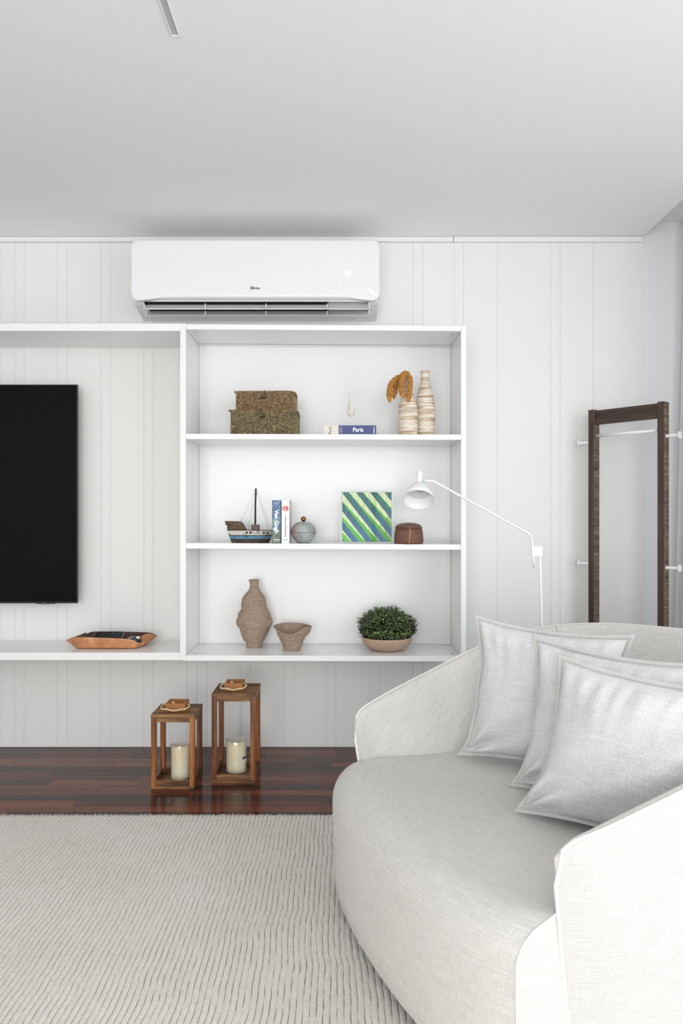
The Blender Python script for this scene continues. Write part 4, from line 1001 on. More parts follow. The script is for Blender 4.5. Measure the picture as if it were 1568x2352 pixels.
def rslab(xa, xb, yb, yt, za, zt2, r, th, off):
    pts = []; W_, H_ = xb-xa, math.hypot(zt2-za, yt-yb)
    for cx_, cz_, a0 in ((W_-r, H_-r, 0), (r, H_-r, PI/2), (r, r, PI), (W_-r, r, 3*PI/2)):
        for k in range(6): a = a0+PI/2*k/5; pts.append((cx_+r*math.cos(a), cz_+r*math.sin(a)))
    up = Vector((0, yt-yb, zt2-za)).normalized(); nn_ = Vector((0, -up.z, up.y)); n = len(pts)
    b = Vector((xa, yb, za))
    V = [b+Vector((1, 0, 0))*x+up*z+nn_*off for x, z in pts]+[b+Vector((1, 0, 0))*x+up*z+nn_*(off+th) for x, z in pts]
    return V, [tuple(range(n-1, -1, -1)), tuple(range(n, 2*n))]+[(k, (k+1) % n, n+(k+1) % n, n+k) for k in range(n)]
V, F_ = rslab(C0.x, C1.x, -.215, -.125, zti, C0.z, .011, .009, 0); mk('case', V, F_, M_metal, ph1)
V, F_ = rslab(C0.x+.0022, C1.x-.0022, -.214, -.1258, zti+.0012, C0.z-.0016, .009, .0012, .009); fa = mk('face_plate', V, F_, M_black, ph1)
for fx, fz in ((.30, .80), (.45, .80), (.62, .86), (.84, .82), (.9, .80)):
    x = C0.x+(C1.x-C0.x)*fx; yy = -.215+.09*fz; zz = zti+(C0.z-zti)*fz
    q = MB(); q.disc((x, yy-.0105*.55, zz+.0105*.83), .0016, (0, -.45, .9), 8, .0006); q.build('button', M_metal, fa)
rm2 = thing('grey_remote', (at(312, 0, 3.44).x, 3.45-D, zti), 'small dark grey device with a silver tab in the tray', 'remote control')
a_, b_ = at(287, 1469, 3.47), at(322, 1459, 3.47)
V = [at(286, 1468, 3.46), at(300, 1460, 3.48), at(322, 1460.5, 3.49), at(324, 1470, 3.44), at(309, 1473, 3.43)]
lo = [Vector((v.x, v.y, zti)) for v in V]; n = 5
mk('body', [*V, *lo], [tuple(range(n)), tuple(range(2*n-1, n-1, -1))]+[(k, n+k, n+(k+1) % n, (k+1) % n) for k in range(n)], mat('dark_grey_plastic', (46, 46, 48), .35), rm2, bevel=.0012)
q = MB(); q.obox(at(317.5, 1464.5, 3.438), (.0085, 0, 0), (0, .003, -.001), (0, .001, .0055)); q.build('silver_tab', M_metal, rm2, bevel=.0006)
q = MB(); q.obox(at(299, 1465.3, 3.452), (.012, 0, .004), (0, .003, -.001), (-.0005, .001, .0042)); q.build('grey_face', mat('mid_grey_plastic', (150, 150, 152), .4), rm2, bevel=.0006)

# ------------------------------------------------------------------ wooden lanterns
def lantern(pl, pr_, y_base, y_top, depth, boxpx, boxpy, candle, label, clabel, label_spots):
    d = H*F/(y_base-CY); k = d/F; x0, x1 = (pl-CX)*k, (pr_-CX)*k; yf = d-D
    ztop = H-(y_top-CY)*k; tsl = .0125; post = .0205
    root = thing('wooden_lantern', ((x0+x1)/2, yf+depth/2, 0), label, 'lantern', 'wooden lanterns on the floor by the wall')
    e = .0005
    box('base_board', (x0, x1, yf, yf+depth, 0, .0125), M_lantx, root, bevel=.001)
    q = MB()
    z0, z1 = .0127, ztop-tsl-.0002
    def rail(za, zb_):
        box('rail', (x0+post+e, x1-post-e, yf+.001, yf+.015, za, zb_), M_lantx, root, bevel=.0008)
        box('rail', (x0+post+e, x1-post-e, yf+depth-.015, yf+depth-.001, za, zb_), M_lantx, root, bevel=.0008)
        box('rail', (x0+.001, x0+.015, yf+post+e, yf+depth-post-e, za, zb_), M_lanty, root, bevel=.0008)
        box('rail', (x1-.015, x1-.001, yf+post+e, yf+depth-post-e, za, zb_), M_lanty, root, bevel=.0008)
    rail(z0, z0+.021); rail(z1-.020, z1)
    for xx in (x0, x1-post):
        for yy in (yf, yf+depth-post):
            box('post', (xx, xx+post, yy, yy+post, z0, z1), M_lant, root, bevel=.0009)
    n = 3; wb_ = (x1-x0+.002)/1
    for i in range(3):
        ya = yf-.001+(depth+.002)*i/3; box('roof_board', (x0-.001, x1+.001, ya+.0002, ya+(depth+.002)/3-.0002, ztop-tsl, ztop), M_lantx, root, bevel=.0008)
    # little open box on the roof
    dm = d+depth*.30; bx0, bx1 = (boxpx[0]-CX)*dm/F, (boxpx[1]-CX)*dm/F; by0 = dm-D; by1 = by0+.085; hb_ = .0315; t = .010
    for b in ((bx0, bx1, by0, by0+t), (bx0, bx1, by1-t, by1), (bx0, bx0+t, by0+t+e, by1-t-e), (bx1-t, bx1, by0+t+e, by1-t-e)):
        box('chimney_board', (b[0], b[1], b[2], b[3], ztop+.0002, ztop+hb_), M_lantb, root, bevel=.0008)
    # twisted rope handle from side to side, drooping in front
    yc = (by0+by1)/2; zc_ = ztop+hb_*.58
    path = catmull([(bx0+.02, yc-.005, zc_), (bx0-.002, yc, zc_), (bx0-.017, yc-.012, zc_), (bx0-.014, by0-.008, zc_-.006), (bx0+.010, by0-.020, ztop+.014), ((bx0+bx1)/2, by0-.024, ztop+.0085), (bx1-.012, by0-.020, ztop+.013),
                    (bx1+.008, by0-.012, zc_-.004), (bx1+.014, yc-.022, zc_), (bx1+.002, yc, zc_), (bx1-.014, yc, zc_)], 9)
    q = MB()
    for s in range(3):
        tw = []
        for i, p in enumerate(path):
            t_ = (path[min(i+1, len(path)-1)]-path[max(i-1, 0)]).normalized(); a = t_.cross(Vector((0, 0, 1))).normalized(); b = t_.cross(a)
            ang = i*.62+2*PI*s/3; tw.append(p+.0019*(math.cos(ang)*a+math.sin(ang)*b))
        q.tube(tw, .0023, 6)
    rp = q.build('rope_handle', M_rope, root, smooth=True)
    q = MB(); kc = Vector((bx0+t+.014, yc, zc_+.006)); 
    for a in range(5):
        th = a*1.3; cpt = kc+.004*Vector((math.cos(th), math.sin(th), .6*math.sin(th*2))); q.add([cpt+v*.0058 for v in ICO], ICOF)
    q.build('rope_knot', M_rope, rp, smooth=True)
    # candle
    cl_, cr_, ct, cb = candle
    zc0 = .0127; dc = (H-zc0)*F/(cb-CY)+.5*(cr_-cl_)*d/F; kc_ = dc/F
    cxx = ((cl_+cr_)/2-CX)*kc_; cr = (cr_-cl_)/2*kc_; ztc = H-(ct-CY)*kc_-cr*.32
    cn = thing('pillar_candle', (cxx, dc-D, zc0), clabel, 'candle', 'pillar candles in the lanterns')
    q = MB(); q.lathe([(0, zc0), (cr*.96, zc0), (cr*.965, zc0+.003), (cr*.965, ztc-.012), (cr*.92, ztc-.006), (cr*.3, ztc-.009), (0, ztc-.009)], (cxx, dc-D, 0), 40)
    q.build('wax', M_wax, cn, smooth=False)
    q = MB(); q.tube([(cxx, dc-D, ztc-.010), (cxx+.001, dc-D, ztc-.002)], .0011, 6); q.build('wick', M_white, cn)
    q = MB(); q.lathe([(cr, zc0+.001), (cr, ztc-.002), (cr*.985, ztc), (0, ztc)], (cxx, dc-D, 0), 40); q.build('plastic_wrap', M_wrap, cn, smooth=True)
    q = MB(); q.lathe([(cr*1.03, ztc-.016), (cr*1.035, ztc-.001), (cr*1.0, ztc+.001), (0, ztc+.0012)], (cxx, dc-D, 0), 40); q.build('clear_cap', M_wrap, cn, smooth=True)
    for (a0, a1, f0, f1) in label_spots:
        V, fs_ = [], []
        for i in range(7):
            a = math.radians(a0+(a1-a0)*i/6)
            for f in (f0, f1): V.append((cxx+cr*1.012*math.cos(a), dc-D+cr*1.012*math.sin(a), zc0+(ztc-zc0)*f))
        fs_ = [(2*i, 2*i+2, 2*i+3, 2*i+1) for i in range(6)]
        st = mk('sticker', V, fs_, M_white, cn)
        V2, f2 = [], []; 
        hdr = [(V[2*i][0]*1, V[2*i][1]-.0003, V[2*i][2]+(V[2*i+1][2]-V[2*i][2])*g) for i in range(7) for g in (.62, .95)]
        mk('sticker_header', hdr, fs_, bpy.data.materials['dark_print'], st)
        for j in range(5):
            i = 1+j; x_, y_, zq = V[2*i]; hh = (V[2*i+1][2]-zq)
            q = MB(); q.box(x_-.0004, x_+.0005, y_-.0006, y_-.0002, zq+hh*.22, zq+hh*.5); q.build('bar', bpy.data.materials['dark_print'], st)
    return root
M_lanty = wood('stained_teak_side', [(.30, (48, 28, 15)), (.43, (88, 54, 28)), (.53, (122, 80, 44)), (.66, (160, 114, 70))], 'Y', .45, grain=26, stretch=.08, tone=.12, bmp=.3)
m, nt, ns, ls, bs = newmat('cream_wax'); bs.inputs['Base Color'].default_value = lin((236, 220, 178)); bs.inputs['Roughness'].default_value = .4
bs.inputs['Subsurface Weight'].default_value = .35; bs.inputs['Subsurface Radius'].default_value = (.02, .012, .006); bs.inputs['Subsurface Scale'].default_value = .6
tc = ns.new('ShaderNodeTexCoord'); nn = noise_n(ns, ls, tc.outputs['Object'], 14, 3, (1, 1, .5)); ls.new(ramp(ns, ls, nn, [(.3, (244, 228, 188)), (.7, (252, 244, 220))]), bs.inputs['Base Color']); M_wax = m
lantern(346.5, 446.3, 1813, 1641.3, .178, (379, 425), 0, (392.5, 435, 1701, 1791.5), 'shorter wooden lantern with rope handle, left of the taller one', 'cream pillar candle in the shorter lantern', [(203, 216, .14, .30)])
lantern(485.6, 585.8, 1799, 1594, .205, (515.5, 556.8), 0, (519, 566, 1690, 1777), 'taller wooden lantern with rope handle and square top', 'cream pillar candle with a printed sticker in the taller lantern', [(-46, -8, .30, .50)])

# ------------------------------------------------------------------ rug
m, nt, ns, ls, bs = newmat('cream_wool_pile')
at_n = ns.new('ShaderNodeAttribute'); at_n.attribute_name = 'pile'
tc = ns.new('ShaderNodeTexCoord')
n1 = noise_n(ns, ls, tc.outputs['Object'], 420, 3, (1, 1, 1), None, .7); n2 = noise_n(ns, ls, tc.outputs['Object'], 2.2, 3); n3 = noise_n(ns, ls, tc.outputs['Object'], 60, 3)
c_ = ramp(ns, ls, n1, [(.3, (214, 208, 198)), (.5, (240, 237, 232)), (.65, (253, 252, 250))])
c_ = mix_col(ns, ls, .5, c_, ramp(ns, ls, n2, [(.35, (240, 235, 226)), (.65, (252, 251, 250))]), 'MULTIPLY')
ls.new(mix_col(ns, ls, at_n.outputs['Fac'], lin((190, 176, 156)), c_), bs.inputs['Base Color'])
bs.inputs['Roughness'].default_value = 1; bs.inputs['Specular IOR Level'].default_value = .05
bump(ns, ls, bs, math_n(ns, ls, 'ADD', n1, n3), .8, .003); M_rug = m
RY1 = H*F/(1876-CY)*.993-D; RX0, RX1 = -2.6, 1.45; RY0 = -4.60; pit = .0152  # unseen rear part lengthened behind the camera to bounce light
nr = int((RX1-RX0)/pit); NY = 210; V, pil = [], []
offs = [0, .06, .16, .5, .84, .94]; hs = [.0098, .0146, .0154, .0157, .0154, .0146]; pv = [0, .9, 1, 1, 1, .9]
for j in range(NY+1):
    y = RY1+(RY0-RY1)*(j/NY)**1.0
    for i in range(nr):
        bx = RX0+i*pit
        wv = .012*noise.noise(Vector((bx*1.1, y*2.3, 1)))+.006*noise.noise(Vector((bx*2.4, y*8, 4)))+.0026*noise.noise(Vector((bx*7, y*22, 9)))
        for o_, h_, p_ in zip(offs, hs, pv):
            z = h_+.0016*noise.noise(Vector((bx*70+o_*5, y*60, 2)))
            pp_ = p_
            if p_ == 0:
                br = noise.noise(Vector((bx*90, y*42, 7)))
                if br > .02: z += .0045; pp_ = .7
            V.append((bx+o_*pit+wv+.0007*noise.noise(Vector((bx*70, y*110, o_*3))), y+(.004*noise.noise(Vector((bx*60+o_, 3, 3))) if j == 0 else 0), z)); pil.append(pp_)
cols = nr*6; F_ = [(j*cols+i, (j+1)*cols+i, (j+1)*cols+i+1, j*cols+i+1) for j in range(NY) for i in range(cols-1)]
nV = len(V)
for i in range(cols): V.append((V[i][0], V[i][1]+.001, .0005)); pil.append(.9)     # far edge down to the floor
F_ += [(i, i+1, nV+i+1, nV+i) for i in range(cols-1)]
rug = thing('rug', ((RX0+RX1)/2, (RY0+RY1)/2, 0), 'large cream wool rug with wavy carved ribs on the wooden floor', 'rug')
o = mk('pile', V, F_, M_rug, rug, smooth=True); a_ = o.data.attributes.new('pile', 'FLOAT', 'POINT'); a_.data.foreach_set('value', pil)
q = MB(); q.box(RX0+.005, RX1-.01, RY0, RY1-.012, .0003, .0045); q.build('backing', mat('rug_backing', (170, 156, 136), .95), rug)
q = MB()
for k in range(900):
    x = R.uniform(RX0, RX1-.02); y = RY1+R.uniform(-.008, .002); hh = R.uniform(.002, .008)
    q.tube([(x, y, .008), (x+R.uniform(-.003, .003), y+R.uniform(0, .006), .012+hh*.6), (x+R.uniform(-.004, .004), y+R.uniform(.002, .010), .010+hh)], [.0015, .0012, .0005], 4)
o = q.build('edge_tufts', M_rug, rug, kind='stuff', smooth=True); a_ = o.data.attributes.new('pile', 'FLOAT', 'POINT'); a_.data.foreach_set('value', [1.0]*len(q.v))

# ------------------------------------------------------------------ reading lamp behind the chair
ld0 = 3.10
lamp = thing('reading_lamp', (at(1243.5, 0, 3.12).x, 3.12-D, 0), 'white floor lamp with bell shade on a long swing arm', 'floor lamp')
tc0, tc1 = at(968.3, 1079.5, ld0+.055), at(961, 1148, ld0)        # top of the socket tube, centre of the mouth
axv = Vector((-.085, -.60, -.79)).normalized()                    # direction the shade points
mouth = at(961, 1148.5, ld0); rM = 36.3*ld0/F; Ls = .088
apex = mouth-axv*Ls
outer = [(.0145, 0), (.0165, .002), (.028, .010), (.040, .024), (.050, .042), (.058, .062), (rM, Ls)]
inner = [(rM-.0015, Ls), (.0565, .062), (.0485, .042), (.0385, .025)]
q = MB(); q.lathe(outer+inner+[(.0, .025)], apex, 48, axv); sh_ = q.build('shade', M_lampw, lamp, smooth=True)
q = MB(); q.lathe([(0, .041), (.0465, .041), (.0475, .043), (.0455, .0445), (0, .0445)], apex, 40, axv); q.build('diffuser_disc', mat('inner_disc', (222, 222, 224), .4), sh_)
q = MB(); q.lathe([(0, .0446), (.0028, .0446), (.0026, .0475), (0, .048)], apex, 12, axv); q.build('screw', M_metal, sh_)
q = MB(); q.lathe([(0, .0446), (.016, .0446), (.016, .054), (.012, .058), (0, .059)], apex+Vector((.002, .0, .0))+axv.cross(Vector((1, 0, 0))).normalized()*.024, 24, axv); q.build('bulb', mat('bulb_white', (205, 206, 210), .35), sh_)
tubeax = Vector((.075, .34, .93)).normalized()
t0_ = apex+axv*.004; q = MB(); q.lathe([(.0150, -.004), (.0148, .0), (.0142, .052), (.0125, .058), (.009, .061), (0, .062)], t0_, 28, tubeax); q.build('socket_tube', M_lampw, lamp, smooth=True)
pv0 = t0_+tubeax*.014
arm_px = [(978, 1104.3, 3.135), (985, 1104, 3.13), (991, 1104.2, 3.13), (996, 1105.8, 3.13), (1004, 1110, 3.13), (1040, 1130, 3.127), (1100, 1163, 3.12), (1160, 1196, 3.112), (1205, 1220.5, 3.108), (1214, 1226, 3.107), (1219.5, 1232, 3.107), (1221.8, 1240, 3.107), (1222.4, 1256, 3.107), (1224.5, 1280, 3.107), (1226.5, 1304.5, 3.107)]
P_ = [pv0+Vector((.014, .004, 0))]+[at(*a) for a in arm_px]
q = MB(); q.tube(P_, [.0048]*3+[.0050]*(len(P_)-3), 14); q.build('swing_arm', M_lampw, lamp, smooth=True)
q = MB(); c_ = pv0+Vector((.0158, .003, .001)); q.obox(c_, (.0012, 0, 0), (0, .003, 0), (0, 0, .0055)); q.build('pivot', M_dark, lamp)
a_, b_ = at(1219.6, 1278, 3.107), at(1244.8, 1255, 3.107)
q = MB(); q.box(at(1222, 0, 3.107).x, b_.x, a_.y-.006, a_.y+.010, a_.z, b_.z); q.tube([at(1223.3, 1278.5, 3.107), at(1222.4, 1256, 3.107)], .0078, 16); q.build('bracket', M_lampw, lamp, bevel=.001)
q = MB(); q.lathe([(0, 0), (.006, 0), (.006, .0012), (0, .0014)], at(1238, 1255, 3.107), 14); q.build('bracket_cap', M_lampw, lamp)
px0 = at(1239.7, 1278, 3.107); q = MB(); q.tube([px0+Vector((0, 0, .02)), px0, at(1243.5, 1440, 3.107), Vector((at(1248, 0, 3.107).x, 3.107-D, .012))], .0060, 16); q.build('pole', M_lampw, lamp, smooth=True)
bq = Vector((at(1248, 0, 3.107).x, 3.107-D, 0)); q = MB(); q.lathe([(0, 0), (.125, 0), (.127, .003), (.125, .011), (.118, .013), (0, .014)], bq, 48); q.build('foot_plate', M_lampw, lamp)
q = MB(); q.tube(catmull([at(1225.8, 1304, 3.107), at(1226.5, 1322, 3.107), at(1225.5, 1340, 3.107), at(1219, 1368, 3.10), at(1211, 1398, 3.10), at(1207.5, 1418, 3.10), at(1212, 1434, 3.09), at(1222, 1452, 3.08), at(1235, 1500, 3.08), (bq.x-.06, bq.y-.05, .25), (bq.x-.03, bq.y-.02, .02)], 6), .0013, 6); q.build('power_cord', mat('pale_cord', (226, 227, 230), .5), lamp, smooth=True)

# ------------------------------------------------------------------ valet stand
dL, dR = 3.50, 3.25
PL = at(1357, 0, dL); PR = at(1516.5, 0, dR); PL.z = PR.z = 0
u_ = (PR-PL); wid = u_.length; u_.normalize(); nv = Vector((-u_.y, u_.x, 0)); 
if nv.y > 0: nv = -nv
nb = -nv; ztp = (at(0, 941, dL).z+at(0, 922.5, dR).z)/2
rack = thing('valet_stand', (PL+PR)/2, 'dark walnut valet stand with white rail and pegs behind the armchair', 'coat stand')
w2, dp = .0142, .050
def ob(name, c, hu, hn, hz, m, parent=rack, **kw):
    q = MB(); q.obox(c, u_*hu, nb*hn, Vector((0, 0, hz))); 
    M3 = None
    return q.build(name, m, parent, bevel=.0008, **kw)
for base in (PL, PR):
    c_ = base+nb*(dp/2)+Vector((0, 0, ztp/2+.02))
    q = MB(); q.obox(c_, u_*w2, nb*(dp/2), Vector((0, 0, ztp/2-.02)))
    o = mk('post', q.v, q.f, [M_walnut, M_wedge], rack, fmats=[0, 0, 0, 1, 0, 1], bevel=.0006)
    ob('foot', base+nb*(dp/2)+Vector((0, 0, .02)), w2, .19, .0198, M_walnut)
for py0, py1, kz in ((943.5, 975.5, 0),):
    zt2, zb3 = at(0, py0, dL).z, at(0, py1, dL).z
    q = MB(); q.obox((PL+PR)/2+nb*.022+Vector((0, 0, (zt2+zb3)/2)), u_*(wid/2-w2-.0004), nb*.011, Vector((0, 0, (zt2-zb3)/2)))
    mk('crossbar', q.v, q.f, M_walx, rack, bevel=.0006)
q = MB(); q.obox((PL+PR)/2+nb*.022+Vector((0, 0, .12)), u_*(wid/2-w2-.0004), nb*.011, Vector((0, 0, .03))); q.build('lower_crossbar', M_walnut, rack, bevel=.0006)
zr_ = at(0, 1001, dL).z; a_ = PL+nb*.022+u_*(w2+.0003)+Vector((0, 0, zr_)); b_ = PR+nb*.022-u_*(w2+.0003)+Vector((0, 0, zr_))
q = MB(); q.tube([a_, b_], .0075, 16); q.build('hanging_rail', M_lampw, rack, smooth=True)
for zz in (at(0, 1001.5, dR).z, at(0, 1304, dR).z):
    for base, sg in ((PL, -1), (PR, 1)):
        s = base+nb*.022+u_*(w2*sg+.0003*sg)+Vector((0, 0, zz)); e = s+u_*sg*.058
        q = MB(); q.tube([s, e], .0078, 16, cap=True); q.lathe([(0, 0), (.0165, 0), (.0172, .0015), (.0165, .004), (0, .0045)], e, 24, u_*sg); q.build('peg', M_lampw, rack)
# plugs hiding the screws on the inner face of the left post
for py in (1016, 1297):
    c_ = PL+nb*.027+u_*(w2+.0001)+Vector((0, 0, at(0, py, dL).z)); q = MB(); q.disc(c_, .0055, u_, 14, .0006); q.build('screw_plug', M_wedge, rack)

# ------------------------------------------------------------------ armchair
CF = Vector((.0325, 2.30)); E = Vector((.3675, -.930)).normalized(); B = Vector((-E.y, E.x))
WD = .987; U0 = WD/2
def cw(u, v, z):                        # chair coordinates: u from far arm to near arm, v backwards
    p = CF+E*u+B*v; return Vector((p.x, p.y-D, z))
wtab = [(0, .4900), (.04, .511), (.09, .527), (.16, .539), (.3, .555), (.5, .568), (.7, .552), (.82, .508), (.9, .452), (.98, .345), (1.02, .262), (1.065, .13), (1.08, 0)]
ztab = [(0, .5165), (.07, .538), (.15, .566), (.3, .6155), (.5, .682), (.7, .732), (.9, .758), (1.02, .764), (1.08, .766)]
far = [Vector((U0-wd, v, 0)) for v, wd in wtab]
near = [Vector((U0+wd, v, 0)) for v, wd in reversed(wtab[:-1])]
plan = catmull(far+near, 10)
# resample by arc length
acc = [0]
for a, b in zip(plan, plan[1:]): acc.append(acc[-1]+(b-a).length)
NT = 150; pl2 = []
for k in range(NT+1):
    s = acc[-1]*k/NT; i = 0
    while i < len(acc)-2 and acc[i+1] < s: i += 1
    t = (s-acc[i])/max(1e-9, acc[i+1]-acc[i]); pl2.append((plan[i].lerp(plan[i+1], t), s))
def rimz_(v): return smooth_interp(v, ztab)
def taper(u, v, z, zr):
    dz = max(0, zr-z); a = .156*max(0, .5165-z); b = .17*dz
    v2 = a+v*(1.08-b-a)/1.08; return U0+(u-U0)*(1-.16*dz), v2
SEAT = .385
V, uvs = [], []; sec_n = None
for i, (p, s) in enumerate(pl2):
    a, b = pl2[max(0, i-1)][0], pl2[min(NT, i+1)][0]; t = (b-a).normalized(); nin = Vector((t.y, -t.x, 0))
    if nin.dot(Vector((U0, .5, 0))-p) < 0: nin = -nin
    zr = rimz_(p.y)
    fe = min(s, acc[-1]-s); endf = min(1, fe/.03); rr_ = 1
    # near the two arm fronts the top corner is rounded off
    zr -= .030*(1-min(1, fe/.055))**2
    fr_ = lambda f: SEAT-.06+(zr-.02-(SEAT-.06))*f
    sec = [(.045, .012), (.052, .0), (.15, -.003), (.28, -.006), (zr-.12, -.008), (zr-.05, -.004), (zr-.014, .0), (zr-.004, .004), (zr, .011), (zr, .018), (zr-.004, .026), (zr-.014, .032),
           (fr_(.86), .040), (fr_(.66), .062), (fr_(.45), .088), (fr_(.2), .108), (fr_(0), .118), (.20, .118), (.045, .10)]
    if sec_n is None: sec_n = len(sec)
    cum = 0; pz, po = sec[0]
    for z, off in sec:
        cum += math.hypot(z-pz, off-po); pz, po = z, off
        u2, v2 = taper(p.x, p.y, z, zr)
        gth = min(1, fe/.30); gth = gth*gth*(3-2*gth); off2 = min(off, .03)*(.42+.58*min(1, fe/.10))+(max(0, off-.03))*(.03+.97*gth)
        q_ = cw(u2, v2, z); n2 = E*nin.x+B*nin.y
        V.append(Vector((q_.x+n2.x*off2, q_.y+n2.y*off2, z))); uvs.append((s, cum))
n = sec_n; SHV = V
F_ = [(i*n+k, (i+1)*n+k, (i+1)*n+(k+1) % n, i*n+(k+1) % n) for i in range(NT) for k in range(n)]
F_.append(tuple(range(n))); F_.append(tuple(NT*n+k for k in range(n-1, -1, -1)))
chair = thing('armchair', cw(U0, .5, 0), 'wide pale grey upholstered tub armchair with piped edges', 'armchair')
sh_o = mk('backrest_shell', V, F_, M_fab, chair, uvs=uvs, smooth=True)
sh_o.data.polygons[-1].use_smooth = False; sh_o.data.polygons[-2].use_smooth = False
bv = sh_o.modifiers.new('bevel', 'BEVEL'); bv.width = .008; bv.segments = 3; bv.limit_method = 'ANGLE'; bv.angle_limit = math.radians(50)
# piping along the outer top edge and down both arm fronts
def shell_pt(i, k, push):
    a = Vector(V[i*n+k]); cin = Vector(V[i*n+(n-2)]); c2 = Vector((cin.x, cin.y, a.z)); d_ = (a-c2); d_.z = 0
    return a+d_.normalized()*push
pp2 = []
fwd = Vector((-B.x, -B.y, 0))
for k in (1, 2, 3, 4, 5): pp2.append(shell_pt(0, k, .001)+fwd*.0015)
pp2 += [shell_pt(i, 7, .0015)+Vector((0, 0, .0015)) for i in range(1, NT)]
for k in (5, 4, 3, 2, 1): pp2.append(shell_pt(NT, k, .001)+fwd*.0015)
q = MB(); q.tube(pp2, .0042, 8); q.build('piping', M_pipe, chair, smooth=True)
# seam down the inside of the back, as two upholstery panels meet
# seat block: rounded front profile drawn along the width, flat upholstered ends
ftab = [(0, -.030), (.02, -.056), (.05, -.078), (.1, -.100), (.2, -.126), (.35, -.149), (.5, -.160), (.65, -.162), (.78, -.152), (.88, -.131), (.95, -.107), (1.0, -.080)]
wtb = [(-.2, .4935), (-.02, .4935), (.0, .489), (.03, .477), (.06, .466), (.1, .463), (.2, .455), (.35, .455), (.5, .458), (.7, .44), (.82, .39), (.92, .30), (1.0, .12)]
NU = 72; rF = .080; V, uvs = [], []; prof_n = None
for i in range(NU+1):
    fu = i/NU; fu = .5-.5*math.cos(PI*fu)*(.35)-(fu-.5)*-.65-0 if False else fu
    v0 = smooth_interp(fu, ftab); pr = []
    for z, o_ in ((.045, .014), (.055, .006), (.10, .002), (.17, 0), (.24, -.002)): pr.append((v0+o_, z))
    for th in range(0, 91, 9):
        t = math.radians(th); pr.append((v0-.002+(rF+.012)*(1-math.cos(t)), SEAT-rF-.006+rF*math.sin(t)))
    vs0 = pr[-1][0]
    for k in range(1, 25):
        f = k/24; vv = vs0+(1.0-vs0)*f
        pr.append((vv, SEAT-.006+.018*math.sin(PI*min(1, f*1.15)*.5)*math.sin(PI*(.12+.76*fu))))
    arc = 0; pv_, pz_ = pr[0]
    for k, (v, z) in enumerate(pr):
        arc += math.hypot(v-pv_, z-pz_); pv_, pz_ = v, z
        hw_ = interp(v, wtb); u = U0+hw_*(2*fu-1)*(1 if z > .3 else 1)
        V.append(cw(u, v, z)); uvs.append((U0+.4935*(2*fu-1), arc))
    prof_n = len(pr)
n = prof_n
F_ = [(i*n+k, (i+1)*n+k, (i+1)*n+k+1, i*n+k+1) for i in range(NU) for k in range(n-1)]
nsm = len(F_)
# end panels and underside
for i in (0, NU):
    st = len(V)
    for k in range(n):
        p = V[i*n+k]; V.append(Vector(p)); uvs.append((uvs[i*n+k][1], p.z))
    st2 = len(V)
    for k in range(n): p = V[i*n+k]; V.append(Vector((p.x, p.y, .044))); uvs.append((uvs[i*n+k][1], .044))
    for k in range(1, n-1):
        f = (st+k, st+k+1, st2+k+1, st2+k); F_.append(f if i == 0 else f[::-1])
    f = (st, st+1, st2+1, st2); F_.append(f if i == 0 else f[::-1])
seat_o = mk('seat', V, F_, M_fab, chair, uvs=uvs)
seat_o.data.polygons.foreach_set('use_smooth', [i < nsm for i in range(len(F_))])
sm1 = [Vector(V[NU*n+k]) for k in range(1, 26)]; e3 = Vector((E.x, E.y, 0))
q = MB(); q.tube([p+e3*.0002 for p in sm1], .0020, 8); q.build('end_seam', M_pipe, seat_o, smooth=True)
# seam where the inside back panels meet
iS = min(range(NT+1), key=lambda i: abs(pl2[i][1]-.80))
q = MB(); ss = [Vector(SHV[iS*sec_n+k]) for k in range(9, 17)]; q.tube(ss, .0012, 6); q.build('back_seam', M_seam, sh_o, smooth=True)
# recessed plinth
pv_ = []; 
for z in (.0175, .046):
    for k in range(48):
        a = 2*PI*k/48; pv_.append(cw(U0+.40*math.cos(a), .46+.44*math.sin(a), z))
mk('plinth', pv_, [tuple(range(47, -1, -1)), tuple(range(48, 96))]+[(k, (k+1) % 48, 48+(k+1) % 48, 48+k) for k in range(48)], mat('dark_plinth', (40, 36, 33), .7), chair)

